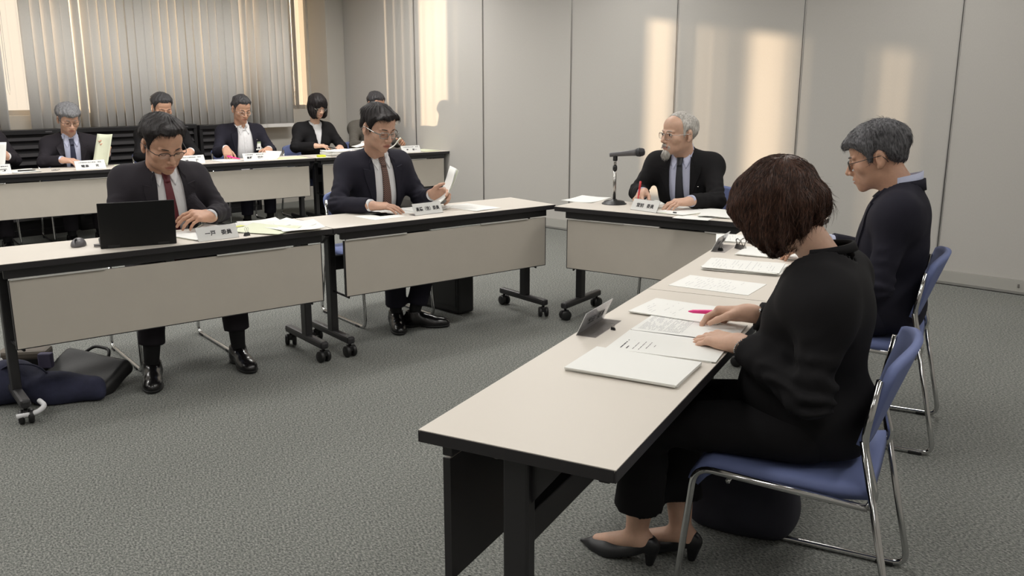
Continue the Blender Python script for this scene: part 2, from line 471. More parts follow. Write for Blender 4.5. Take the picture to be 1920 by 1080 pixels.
cabinet('black louvred cabinet at the left edge behind the grey haired man', 3.36, 4.75, 1.0)
cabinet('black louvred cabinet behind the man mostly hidden in the back row', 1.98, 3.28, 1.0)
cabinet('black louvred cabinet behind the man wearing a name badge', 1.25, 1.95, 0.985)

# ---------------------------------------------------------------- ceiling lamps
M_diff = emis('lamp_diffuser', (1.0, 0.97, 0.92, 1), 3.0)
def lamp(x, y, power, label, spread=PI, trough=False):
    root = empty('ceiling_light'); root.matrix_world = ROOM @ Matrix.Translation((x, y, HC))
    tag(root, label, 'light', 'ceiling light fittings')
    mb = MB()
    for a, b in (((-0.17, -0.66, -0.05), (-0.15, 0.66, 0.0)), ((0.15, -0.66, -0.05), (0.17, 0.66, 0.0)), ((-0.15, -0.66, -0.05), (0.15, -0.64, 0.0)), ((-0.15, 0.64, -0.05), (0.15, 0.66, 0.0))):
        mb.box(a, b)
    mb.build('housing', M_alu, root)
    mb = MB(); mb.box((-0.15, -0.64, -0.03), (0.15, 0.64, -0.02)); mb.build('diffuser', M_diff, root)
    L = bpy.data.lights.new('lamp', 'AREA'); L.shape = 'RECTANGLE'; L.size = 0.28; L.size_y = 1.24; L.energy = power
    L.color = (1.0, 0.975, 0.94); L.spread = spread
    o = bpy.data.objects.new('lamp', L); COL.objects.link(o); o.parent = root; o.location = (0, 0, -0.04)
    return root
LP = 20.5
rows = ('first', 'second', 'third', 'fourth'); cols_ = ('nearest the blinds', 'second from the blinds', 'third from the blinds', 'farthest from the blinds')
for i, y in enumerate((-1.3, -3.6, -5.9, -8.2)):
    for j, x in enumerate((1.9, 4.4, 7.0, 9.5)):
        lamp(x, y, LP*(1.9, 1.15, .8, .65)[j]*(1.15, 1.05, .9, .8)[i], 'ceiling light in the %s row from the partition, %s' % (rows[i], cols_[j]), spread=math.radians(165))

# ---------------------------------------------------------------- sun, sky, camera
S = bpy.data.lights.new('sun', 'SUN'); S.energy = 9.0; S.angle = math.radians(0.9); S.color = (1.0, 0.73, 0.47)
so = bpy.data.objects.new('sun', S); COL.objects.link(so)
d = (ROOM.to_3x3() @ Vector((1, SUNR, -0.146))).normalized()
so.rotation_euler = d.to_track_quat('-Z', 'Y').to_euler()
so.location = ROOM @ Vector((-6, -6, 4))
W = bpy.data.worlds.new('sky'); SC.world = W; W.use_nodes = True
bg = W.node_tree.nodes['Background']; bg.inputs[0].default_value = (1.0, 0.84, 0.66, 1); bg.inputs[1].default_value = 1.1
cam = bpy.data.cameras.new('camera'); co = bpy.data.objects.new('camera', cam); COL.objects.link(co)
co.location = (0, 0, 1.4175); co.rotation_euler = (PI/2-0.2266, 0, 0)
cam.sensor_width = 36; cam.lens = 1657.09/1920*36; cam.clip_start = 0.05
SC.camera = co
SC.view_settings.view_transform = 'Standard'; SC.view_settings.look = 'None'; SC.view_settings.gamma = 1
SC.view_settings.use_curve_mapping = False
SC.view_settings.exposure = 0.0
# ---------------------------------------------------------------- folding tables
M_shirtp = mat('white_strip', rgb(205, 203, 198), .5)
def frame(x, y, t, z=0.0): return Matrix.Translation((x, y, z)) @ Matrix.Rotation(t, 4, 'Z')
TE = (-.2011, 1.7686, 1.0941); TB = (-.9129, 4.4603, .6669); TC = (.2548, 5.3021, -.5921); TG = (-.677, 9.847, math.radians(37.3))
def on(T, a, b, z=0.0):
    x, y, t = T
    return Vector((x+a*math.cos(t)-b*math.sin(t), y+a*math.sin(t)+b*math.cos(t), z))
TW = 0.45; TH = 0.70
def caster_mb(mb, x, y, ang):
    c, s = math.cos(ang), math.sin(ang)
    ox, oy = x-0.012*s, y+0.012*c
    for sgn in (-1, 1):
        p = Vector((x+sgn*0.014*c, y+sgn*0.014*s, 0.031)); q = p+Vector((sgn*0.012*c, sgn*0.012*s, 0))
        m = p.lerp(q, .5)
        dr = (q-p).normalized()
        mb.tube([p-dr*0.006, p-dr*0.003, q, q+dr*0.004], [0.026, 0.031, 0.031, 0.026], 18)
    mb.box((-0.011, -0.02, 0.03), (0.011, 0.022, 0.062), 0, bev=0.004, M=Matrix.Translation((x, y, 0)) @ Matrix.Rotation(ang, 4, 'Z'))
    mb.cyl((x, y, 0.055), (x, y, 0.085), 0.008)
def make_table(T, label, L=1.5, front=-1, strips=((0.08, 0.45), (0.95, 1.30)), group=None):
    """local x = length, local y = depth; the modesty panel hangs near y=0"""
    root = empty('folding_table'); root.matrix_world = frame(*T)
    tag(root, label, 'table', group)
    mb = MB()
    mb.box((0.001, 0.001, TH-0.006), (L-0.001, TW-0.001, TH), 0)
    o = mb.build('tabletop', M_top, root)
    mb = MB()
    P = [(0.0, 0.0), (L, 0.0), (L, TW), (0.0, TW)]
    for (x0, y0, x1, y1) in ((0, 0, L, 0.004), (0, TW-0.004, L, TW), (0, 0.004, 0.004, TW-0.004), (L-0.004, 0.004, L, TW-0.004)):
        mb.box((x0, y0, TH-0.028), (x1, y1, TH-0.0015), 0, bev=0.0015)
    mb.box((0.004, 0.004, TH-0.027), (L-0.004, TW-0.004, TH-0.007))
    mb.build('edge_band', M_edge, root)
    mb = MB()
    mb.box((0.06, 0.032, TH-0.070), (L-0.045, 0.058, TH-0.027), bev=0.003); mb.box((0.06, TW-0.06, TH-0.062), (L-0.06, TW-0.035, TH-0.027), bev=0.003)
    mb.box((0.07, 0.055, TH-0.05), (0.10, TW-0.06, TH-0.028)); mb.box((L-0.10, 0.055, TH-0.05), (L-0.07, TW-0.06, TH-0.028))
    mb.build('under_rail', M_steel, root)
    # legs
    for e, xs in ((0, 0.075), (1, L-0.075)):
        mb = MB()
        mb.box((xs-0.02, 0.175, 0.10), (xs+0.02, 0.235, TH-0.03), bev=0.006)
        inn = 1 if e == 0 else -1
        mb.add([(xs, 0.235, TH-0.03), (xs, 0.33, TH-0.03), (xs, 0.235, TH-0.15), (xs+inn*0.012, 0.235, TH-0.03), (xs+inn*0.012, 0.33, TH-0.03), (xs+inn*0.012, 0.235, TH-0.15)],
               [(0,1,2), (5,4,3), (0,3,4,1), (1,4,5,2), (2,5,3,0)])
        leg = mb.build('leg', M_steel, root)
        mb = MB(); mb.box((xs-0.022, -0.005, 0.072), (xs+0.022, TW+0.0, 0.112), bev=0.012); mb.build('foot_bar', M_steel, root)
        for y in (0.02, TW-0.03):
            mb = MB(); caster_mb(mb, xs, y, random.uniform(-.6, .6)); mb.build('caster', M_blackp, root)
        mb = MB()   # flip lever under the top
        mb.add([(xs-0.05, 0.14, TH-0.06), (xs-0.05, 0.20, TH-0.06), (xs-0.05, 0.21, TH-0.11), (xs-0.03, 0.14, TH-0.06), (xs-0.03, 0.20, TH-0.06), (xs-0.03, 0.21, TH-0.11)],
               [(0,1,2), (5,4,3), (0,3,4,1), (1,4,5,2), (2,5,3,0)])
        mb.cyl((xs-0.03, 0.155, TH-0.05), (xs+0.01, 0.155, TH-0.05), 0.012, n=12)
        mb.build('flip_lever', M_greyp, root)
        mb = MB(); mb.cyl((xs, 0.18, 0.33), (xs+inn*0.03, 0.06, 0.31), 0.006, n=8); mb.build('tie_rod', M_steel, root)
    mb = MB(); mb.box((0.09, 0.19, 0.44), (L-0.09, 0.225, 0.515), bev=0.004); mb.build('cross_beam', M_steel, root)
    mb = MB(); mb.box((0.075, 0.030, 0.325), (L-0.055, 0.046, 0.622), 0, bev=0.002)
    mb.box((0.073, 0.0295, 0.323), (L-0.053, 0.033, 0.327), 1); mb.box((0.0725, 0.0295, 0.325), (0.077, 0.0465, 0.622), 1)
    mb.box((0.077, 0.0455, 0.327), (L-0.057, 0.0475, 0.62), 1); mb.box((L-0.057, 0.0292, 0.323), (L-0.0525, 0.0475, 0.622), 1)
    mb.build('modesty_panel', [M_panel, M_edge], root)
    for a, b in strips:
        mb = MB(); mb.box((a, 0.022, 0.624), (b, 0.03, 0.630)); mb.build('hinge_strip', M_shirtp, root)
    return root
def tp(T, a): p = on(T, a, 0); return (p.x, p.y, T[2])
make_table(tp(TB, -1.545), 'folding table under the black laptop, dark edged with beige front panel', L=1.543, group='beige folding tables')
make_table(tp(TB, 0.002), 'folding table between the laptop table and the microphone table', group='beige folding tables')
make_table(tp(TC, 0), 'folding table under the microphone stand, dark edged with beige front panel', group='beige folding tables')
def flipT(T, a, L=1.5):   # panel at the side facing left (away from the sitters on the right)
    p = on(T, a+L, 0); return (p.x, p.y, T[2]+PI)
make_table(flipT(TE, 0.0), 'nearest folding table, its end and black legs facing the camera', group='beige folding tables')
make_table(flipT(TE, 1.503), 'folding table in front of the grey haired man on the right', group='beige folding tables')
make_table(tp(TG, -1.6), 'back row folding table at the right end by the partition', L=1.585, group='back row tables')
make_table(tp(TG, -3.2), 'back row folding table in front of the badge wearing man', L=1.585, group='back row tables')
make_table(tp(TG, -4.8), 'back row folding table at the left edge of the picture', L=1.585, group='back row tables')

# ---------------------------------------------------------------- stacking chairs with chrome sled frames
def make_chair():
    root = empty('stacking_chair')
    for s in (-1, 1):
        X = 0.24*s; xi = 0.205*s
        mb = MB()
        pts = fillet([(X, 0.275, 0.30), (X, 0.275, 0.0105), (X, -0.275, 0.0105), (X*0.97, -0.245, 0.425), (X*0.95, 0.10, 0.395), (X*0.95, 0.165, 0.43)], 0.05, 6)
        pts = fillet([(X*0.95, 0.165, 0.56), (X, 0.285, 0.0105), (X, -0.29, 0.0105), (X*0.97, -0.25, 0.410), (X*0.95, 0.19, 0.385)], 0.05, 6)
        mb.tube(pts, 0.0095, 10)
        mb.tube(fillet([(X*0.95, 0.19, 0.385), (X*0.95, 0.205, 0.42), (X*0.95, 0.165, 0.56), (X*0.93, 0.19, 0.72)], 0.04, 5), 0.0095, 10)
        mb.build('frame', M_chrome, root)
        for y in (-0.20, 0.22):
            mb = MB(); mb.box((X-0.012, y-0.025, 0.0), (X+0.012, y+0.025, 0.014), bev=0.003); mb.build('foot_pad', M_rubber, root)
    mb = MB()
    for y in (-0.16, 0.10): mb.tube([(-0.23, y, 0.385), (0.23, y, 0.385)], 0.007, 8)
    mb.build('cross_tube', M_chrome, root)
    mb = MB()
    def seat(u, v):
        x = (u-.5)*0.44; y = -0.27+v*0.46
        z = 0.430-0.016*math.sin(PI*v)*math.cos((u-.5)*PI)
        z -= 0.05*max(0, (0.14-v)/0.14)**2
        z += 0.012*max(0, (v-0.85)/0.15)
        e = min(u, 1-u); r = max(0, 0.06-e)/0.06
        z -= 0.012*r*r
        return (x, y, z)
    mb.grid(seat, 18, 18, th=0.034); mb.build('seat', M_blue, root)
    mb = MB()
    def back(u, v):
        w = 0.235-0.025*(1-v)-0.02*max(0, (v-.8)/.2)**2
        x = (2*u-1)*w
        y = 0.168+0.055*v+0.045*(1-(2*u-1)**2)*(0.4+0.6*v)
        z = 0.535+0.235*v-0.02*(2*u-1)**4*v
        return (x, y, z)
    mb.grid(lambda u, v: back(1-u, v), 20, 12, th=0.022); mb.build('backrest', M_blue, root)
    return root
chair0 = None
def place_chair(T, a, b, rot, label, first=[None]):
    p = on(T, a, b)
    if first[0] is None: first[0] = c = make_chair()
    else: c = copy_tree(first[0])
    c.location = p; c.rotation_euler = (0, 0, T[2]+rot)
    tag(c, label, 'chair', 'blue stacking chairs')
    return c
place_chair(TE, 0.955, -0.66, PI, 'nearest blue chair, under the woman in the black jacket')
place_chair(TE, 2.37, -0.69, PI, 'blue chair under the grey haired man with glasses on the right')
place_chair(TC, 0.58, 0.77, 0, 'blue chair under the white bearded man')
place_chair(TB, -0.64, 0.70, 0, 'blue chair under the man with the red tie behind the laptop')
place_chair(TB, 0.64, 0.72, 0, 'blue chair under the man with the patterned brown tie')
place_chair(TG, -0.62, 0.80, 0, 'blue chair under the back row man in the grey jacket by the partition')
place_chair(TG, -1.30, 0.80, 0, 'blue chair under the back row woman with a black bob')
place_chair(TG, -2.08, 0.80, 0, 'blue chair under the back row man wearing a name badge')
place_chair(TG, -2.86, 0.80, 0, 'blue chair under the back row man half hidden by the red tie man')
place_chair(TG, -3.70, 0.80, 0, 'blue chair under the grey haired back row man with a navy tie')
place_chair(TG, -4.45, 0.80, 0, 'blue chair under the person cut off at the left edge')
# ---------------------------------------------------------------- people
M_skin = mat('skin', rgb(196, 156, 134), 0.5, spec=0.4, noise=(40, 0.06), bump=(420, 0.12, 0.0012), sss=0.12)
M_skin2 = mat('skin_ruddy', rgb(188, 146, 122), 0.5, spec=0.4, noise=(40, 0.07), bump=(420, 0.12, 0.0012), sss=0.12)
M_skinp = mat('skin_pale', rgb(200, 162, 140), 0.5, spec=0.4, noise=(40, 0.06), bump=(420, 0.12, 0.0012), sss=0.12)
M_lip = mat('lips', rgb(172, 118, 102), 0.45, sss=0.1)
M_navy = mat('suit_navy', rgb(34, 33, 43), 0.85, spec=0.2, bump=(900, 0.12, 0.001))
M_char = mat('suit_charcoal', rgb(41, 38, 43), 0.85, spec=0.2, bump=(900, 0.12, 0.001))
M_blk = mat('suit_black', rgb(23, 22, 24), 0.85, spec=0.2, bump=(900, 0.12, 0.001))
M_greyj = mat('jacket_grey_check', rgb(84, 80, 74), 0.85, spec=0.2, noise=(140, 0.25), bump=(700, 0.15, 0.001))
M_shirt = mat('shirt_white', rgb(222, 222, 224), 0.75, spec=0.2, bump=(35, 0.25, 0.01))
M_shirtb = mat('shirt_pale_blue', rgb(186, 190, 212), 0.75, spec=0.2, bump=(35, 0.25, 0.01))
M_tiered = mat('tie_dark_red', rgb(92, 28, 38), 0.55, bump=(600, 0.2, 0.001))
M_tienavy = mat('tie_navy', rgb(36, 40, 62), 0.55, bump=(600, 0.2, 0.001))
M_tieblk = mat('tie_black', rgb(28, 30, 38), 0.5)
M_shoe = mat('shoe_leather', rgb(20, 19, 20), 0.22, spec=0.6)
M_shoem = mat('shoe_matte_leather', rgb(24, 24, 27), 0.4)
M_sock = mat('sock_black', rgb(18, 18, 20), 0.9)
M_eyew = mat('eye_white', rgb(220, 215, 208), 0.25)
M_iris = mat('iris_dark', rgb(30, 20, 16), 0.2)
def tie_pattern():
    m = mat('tie_brown_pattern', rgb(80, 62, 58), 0.6)
    nt = m.node_tree; b = nt.nodes['Principled BSDF']
    tc = nt.nodes.new('ShaderNodeTexCoord')
    w = nt.nodes.new('ShaderNodeTexWave'); w.wave_type = 'BANDS'; w.bands_direction = 'Z'; w.inputs['Scale'].default_value = 26
    w.inputs['Distortion'].default_value = 0
    mp = nt.nodes.new('ShaderNodeMapping')
    wx = nt.nodes.new('ShaderNodeTexWave'); wx.wave_type = 'BANDS'; wx.bands_direction = 'X'; wx.wave_profile = 'TRI'; wx.inputs['Scale'].default_value = 22
    ad = nt.nodes.new('ShaderNodeVectorMath'); ad.operation = 'ADD'
    cb = nt.nodes.new('ShaderNodeCombineXYZ'); mu = nt.nodes.new('ShaderNodeMath'); mu.operation = 'MULTIPLY'; mu.inputs[1].default_value = 0.009
    nt.links.new(tc.outputs['Object'], wx.inputs['Vector']); nt.links.new(wx.outputs['Fac'], mu.inputs[0]); nt.links.new(mu.outputs[0], cb.inputs['Z'])
    nt.links.new(tc.outputs['Object'], ad.inputs[0]); nt.links.new(cb.outputs[0], ad.inputs[1]); nt.links.new(ad.outputs[0], w.inputs['Vector'])
    r = nt.nodes.new('ShaderNodeValToRGB'); r.color_ramp.elements[0].position = 0.35; r.color_ramp.elements[0].color = rgb(52, 44, 48)
    r.color_ramp.elements[1].position = 0.65; r.color_ramp.elements[1].color = rgb(128, 94, 80)
    nt.links.new(w.outputs['Fac'], r.inputs['Fac']); nt.links.new(r.outputs['Color'], b.inputs['Base Color'])
    return m
M_tiepat = tie_pattern()
def hair_mat(name, c1, c2, rough=0.55):
    m = mat(name, c1, rough, spec=0.3, bump=(160, 0.5, 0.004, (1, 1, 0.25)))
    nt = m.node_tree; b = nt.nodes['Principled BSDF']
    tc = nt.nodes.new('ShaderNodeTexCoord'); mp = nt.nodes.new('ShaderNodeMapping'); mp.inputs['Scale'].default_value = (1, 1, 0.3)
    n = nt.nodes.new('ShaderNodeTexNoise'); n.inputs['Scale'].default_value = 190; n.inputs['Detail'].default_value = 5
    r = nt.nodes.new('ShaderNodeValToRGB'); r.color_ramp.elements[0].position = 0.30; r.color_ramp.elements[0].color = c1
    r.color_ramp.elements[1].position = 0.74; r.color_ramp.elements[1].color = c2
    nt.links.new(tc.outputs['Object'], mp.inputs[0]); nt.links.new(mp.outputs[0], n.inputs['Vector']); nt.links.new(n.outputs['Fac'], r.inputs['Fac'])
    nt.links.new(r.outputs['Color'], b.inputs['Base Color'])
    return m
H_blk = hair_mat('hair_black', rgb(18, 16, 17), rgb(44, 38, 38))
H_brn = hair_mat('hair_dark_brown', rgb(34, 24, 22), rgb(100, 70, 57), 0.45)
H_gry = hair_mat('hair_grey', rgb(74, 74, 78), rgb(150, 150, 152))
H_gr2 = hair_mat('hair_dark_grey', rgb(34, 33, 36), rgb(112, 111, 114))
H_gr3 = hair_mat('hair_black_greying', rgb(24, 23, 25), rgb(78, 76, 78))
H_wht = hair_mat('hair_white', rgb(150, 146, 140), rgb(214, 210, 204))

def V3(*a): return np.array(a, float)
def nrm(v): v = np.asarray(v, float); return v/np.linalg.norm(v)

# --- hands -------------------------------------------------------------
def hand_mesh(side, curl=(0.25, 0.45, 0.3), spread=0.10, thumb=(0.0, 0.0), scale=1.0, h=0.0022, index_curl=None, wrist_len=0.012, fa=None):
    """hand space: +x towards the finger tips, +z = back of the hand, thumb on +y for a right hand"""
    ms = 1 if side == 'R' else -1
    f = F((-.10, -0.095, -0.10), (0.205, 0.095, 0.085), h)
    D = f.cone((-wrist_len, 0.010, 0), (0.012, 0.012, 0), 0.021, 0.021); D = smin(D, f.cone((-wrist_len, -0.010, 0), (0.012, -0.012, 0), 0.021, 0.020), 0.015)
    if fa is not None:
        g = nrm(fa)*V3(1, ms, 1)*.085
        D = smin(D, f.cone((.004, 0, 0), tuple(g), .0225, .024), .02)
    ys = [0.030, 0.010, -0.010, -0.028]; xk = [0.088, 0.094, 0.089, 0.080]
    for i in range(4):
        D = smin(D, f.cone((0.005, ys[i]*0.62, 0.0), (xk[i], ys[i], 0.004), 0.0165, 0.0118), 0.014)
    D = smin(D, f.ell((0.045, 0.0, -0.004), (0.045, 0.036, 0.014)), 0.012)
    lens = [(0.042, 0.026, 0.021), (0.047, 0.030, 0.022), (0.043, 0.028, 0.022), (0.034, 0.021, 0.019)]
    rad = [(0.0095, 0.0085, 0.0078, 0.0065), (0.0098, 0.0088, 0.008, 0.0066), (0.0093, 0.0083, 0.0076, 0.0063), (0.0082, 0.0072, 0.0066, 0.0056)]
    for i in range(4):
        c = curl if (index_curl is None or i) else index_curl
        p = V3(xk[i], ys[i], 0.003); a = 0.0; sp = (1.5-i)*spread*0.66
        kk = 1.0+0.10*(i-1)
        FD = None
        for j in range(3):
            a += c[j]*kk
            q = p+lens[i][j]*V3(math.cos(a)*math.cos(sp), math.cos(a)*math.sin(sp), -math.sin(a))
            s = f.cone(p, q, rad[i][j], rad[i][j+1])
            FD = s if FD is None else smin(FD, s, 0.004)
            p = q
        D = smin(D, FD, 0.006)
        D = smin(D, f.cone((xk[i]-0.004, ys[i], 0.006), (xk[i]+0.004, ys[i], 0.006), 0.0085, 0.0085), 0.006)
    # thumb
    t0 = V3(0.018, 0.026, -0.006); ta, tb = thumb
    d1 = nrm((0.72, 0.62-ta, -0.28-tb)); t1 = t0+0.042*d1
    d2 = nrm((0.88, 0.36-ta*1.3, -0.26-tb*1.2)); t2 = t1+0.034*d2
    d3 = nrm((0.95, 0.14-ta*1.5, -0.22-tb*1.2)); t3 = t2+0.026*d3
    TD = smin(smin(f.cone(t0, t1, 0.0165, 0.0115), f.cone(t1, t2, 0.0112, 0.0098), 0.006), f.cone(t2, t3, 0.0098, 0.0075), 0.005)
    D = smin(D, TD, 0.010)
    V, Q = nets(D, f.lo, f.h)
    V = V*scale
    if ms < 0: V = V*np.array([1, -1, 1]); Q = Q[:, ::-1]
    return V, Q
def hand_matrix(W, d, n):
    x = nrm(d); n = np.asarray(n, float); z = nrm(n-x*(n@x)); y = np.cross(z, x)
    M = np.eye(4); M[:3, 0] = x; M[:3, 1] = y; M[:3, 2] = z; M[:3, 3] = W
    return M

# --- head --------------------------------------------------------------
def head_base(f, P):
    w = P.get('wide', 1.0); jw = P.get('jaw', 1.0)
    D = f.ell((0, 0.014, 0.034), (0.077*w, 0.094, 0.080))
    D = smin(D, f.ell((0, -0.030, -0.022), (0.064*w, 0.060, 0.074)), 0.022)
    D = smin(D, f.ell((0, -0.030, -0.070), (0.053*w*jw, 0.052, 0.040)), 0.022)
    D = smin(D, f.ell((0, -0.074, -0.098), (0.021*jw, 0.017, 0.016)), 0.022)
    D = smin(D, f.ell((0, -0.045, 0.046), (0.058*w, 0.044, 0.046)), 0.02)
    return D
def face_sdf(f, P, neck):
    w = P.get('wide', 1.0)
    D = head_base(f, P)
    for s in (-1, 1):
        D = smin(D, f.ell((s*0.043*w, -0.061, -0.024), (0.023, 0.020, 0.021)), 0.02)
        D = smax(D, -f.ell((s*0.031, -0.102, 0.001), (0.019, 0.013, 0.0115)), 0.014)
        D = smin(D, f.cone((s*0.011, -0.090, 0.0165), (s*0.046, -0.077, 0.0175), 0.0058, 0.005), 0.012)
        D = smin(D, f.ell((s*0.0315, -0.0775, -0.0005), (0.0150, 0.0125, 0.0118)), 0.004)
    D = smin(D, f.cone((0, -0.087, 0.010), (0, -0.112, -0.033), 0.0068, 0.0105), 0.010)
    for s in (-1, 1): D = smin(D, f.ell((s*0.0125, -0.100, -0.0375), (0.0085, 0.010, 0.0078)), 0.006)
    for s in (-1, 1): D = smax(D, -f.ell((s*0.007, -0.105, -0.0465), (0.0035, 0.005, 0.004)), 0.003)
    D = smin(D, f.ell((0, -0.077, -0.064), (0.031, 0.021, 0.027)), 0.016)
    D = smin(D, f.ell((0, -0.0955, -0.0625), (0.0225, 0.0075, 0.0052)), 0.006)
    D = smin(D, f.ell((0, -0.0945, -0.0715), (0.0195, 0.0075, 0.0060)), 0.006)
    D = smax(D, -f.cone((-0.021, -0.0965, -0.0672), (0.021, -0.0965, -0.0672), 0.0024, 0.0024), 0.003)
    D = smax(D, -f.cone((-0.021, -0.1025, -0.0670), (0.021, -0.1025, -0.0670), 0.0030, 0.0030), 0.003)
    for s in (-1, 1):   # folds beside the mouth
        D = smax(D, -f.cone((s*0.021, -0.094, -0.040), (s*0.034, -0.083, -0.068), 0.0022, 0.0016), 0.006)
    for s in (-1, 1):
        R = np.array(Matrix.Rotation(s*0.28, 3, 'Z').transposed())
        E = f.ell((s*0.079*w, 0.014, -0.006), (0.0085, 0.0175, 0.029), np.array(Matrix.Rotation(-s*0.25, 3, 'Z')))
        E = smin(E, f.ell((s*0.077*w, 0.006, -0.033), (0.007, 0.010, 0.010)), 0.008)
        E = smax(E, -f.ell((s*0.089*w, 0.008, -0.004), (0.007, 0.0095, 0.017)), 0.006)
        D = smin(D, E, 0.007)
    nb = np.array(neck)
    D = smin(D, f.cone((0, 0.022, -0.055), nb, 0.054*P.get('neck', 1), 0.060*P.get('neck', 1)), 0.03)
    return D
def poly_sdf(a, b, poly):
    """signed distance (negative inside) to polygon in the (a,b) plane, numpy"""
    d = np.full(a.shape, 1e9, np.float32); sgn = np.ones(a.shape, bool); n = len(poly)
    for i in range(n):
        x0, y0 = poly[i]; x1, y1 = poly[i-1]
        ex, ey = x1-x0, y1-y0; wx, wy = a-x0, b-y0
        t = np.clip((wx*ex+wy*ey)/(ex*ex+ey*ey+1e-12), 0, 1)
        d = np.minimum(d, (wx-ex*t)**2+(wy-ey*t)**2)
        c1 = b >= y0; c2 = b < y1; c3 = ex*wy > ey*wx
        sgn ^= (c1 & c2 & c3) | (~c1 & ~c2 & ~c3)
    return np.where(sgn, 1, -1)*np.sqrt(d)
HAIR_SHORT = [(-.16, .20), (-.16, .083), (-.085, .079), (-.062, .066), (-.045, .040), (-.032, .018), (-.028, -.012), (-.014, -.012), (-.008, .016), (.012, .030), (.032, .012), (.038, -.020), (.042, -.062), (.13, -.078), (.20, .2)]
HAIR_BALD = [(-.16, .20), (-.16, .16), (-.055, .12), (-.035, .085), (-.030, .045), (-.028, .018), (-.024, -.010), (-.012, -.010), (-.008, .016), (.012, .030), (.032, .012), (.038, -.020), (.042, -.062), (.13, -.078), (.20, .2)]
HAIR_LOW = [(-.16, .20), (-.16, .052), (-.085, .050), (-.062, .040), (-.045, .030), (-.034, .012), (-.030, -.016), (-.014, -.016), (-.008, .012), (.012, .026), (.032, .010), (.038, -.022), (.042, -.066), (.13, -.082), (.20, .2)]
def hair_mesh(P, h):
    f = F((-.115, -.145, -.10), (.115, .15, .165), h)
    st = P.get('hair', 'short')
    D = head_base(f, P)
    top = P.get('hair_top', .016); side = P.get('hair_side', .007)
    zt = np.clip((f.Z+0.0)/0.10, 0, 1)
    th = side+(top-side)*zt*zt*(3-2*zt)
    # locks: clumps combed along the flow from a parting
    px = P.get('part', 0.02)
    ang = np.arctan2(f.Y-0.03, (f.X-px))
    th = th+P.get('lock', .0018)*np.sin(ang*P.get('nlock', 19)+f.Z*55+2*np.sin(f.X*60+f.Y*40))*np.clip(zt+.25, 0, 1)
    th = th+0.004*wob(f.X, f.Y, f.Z, 60, P.get('seed', 0))
    PS = poly_sdf(f.Y, f.Z, P.get('hair_poly', HAIR_SHORT))
    th = th*np.clip(.25+(-PS)/.035, .25, 1)
    D = D-th
    for c, r in P.get('hair_blobs', []): D = smin(D, f.ell(c, r)-0.003*wob(f.X, f.Y, f.Z, 90, 3), 0.012)
    poly = P.get('hair_poly', HAIR_SHORT)
    Yq = f.Y+0.25*np.abs(f.X)*0.0; Zq = f.Z+0.003*wob(f.X, f.Y, f.Z, 120, 5)-P.get('recede', .010)*np.exp(-((np.abs(f.X)-.046)/.016)**2)*(f.Y < -.02)+.0025*np.sin(f.X*330+2*np.sin(f.X*90))*(f.Y < -.03)
    D = smax(D, poly_sdf(Yq, Zq, poly), 0.006)
    V, Q = nets(D, f.lo, f.h)
    return V, Q
def strands_on(mb, V, Q, P, n, L=0.03, r=0.0007, rise=0.004, curl=0.0, whorl=(0.0, 0.05, 0.12), down=0.55, rs=None):
    rs = rs or np.random.RandomState(P.get('seed', 0)+5)
    C = V[Q].mean(1); N = np.cross(V[Q[:, 2]]-V[Q[:, 0]], V[Q[:, 3]]-V[Q[:, 1]]); N /= (np.linalg.norm(N, axis=1)[:, None]+1e-9)
    hc = V3(0, .015, .03)
    ok = np.nonzero(((C-hc)*N).sum(1) > 0.03)[0]
    if len(ok) == 0: return
    for k in rs.choice(ok, n):
        p = C[k]+rs.normal(0, .001, 3); nn = N[k]
        fl = p-V3(P.get('part', .02)*(1 if p[0] > 0 else 1), whorl[1], whorl[2]); fl = nrm(fl)+V3(0, P.get('comb', -0.25), -down*(0.15-p[2])*5)
        fl = fl-nn*(fl@nn)
        if np.linalg.norm(fl) < 1e-3: continue
        fl = nrm(fl+rs.normal(0, .18, 3)); fl = nrm(fl-nn*(fl@nn))
        sd = np.cross(nn, fl); l = L*rs.uniform(.6, 1.2); cu = curl*rs.normal()
        pts = []
        for j in range(5):
            t = j/4
            pts.append(p-nn*0.002+fl*l*t+nn*(rise*math.sin(t*PI)-l*l*t*t*3.2)+sd*cu*l*t*t-V3(0, 0, .10*l*t*t))
        mb.tube(pts, [r, r, r*.9, r*.7, r*.25], 3, cap=False)

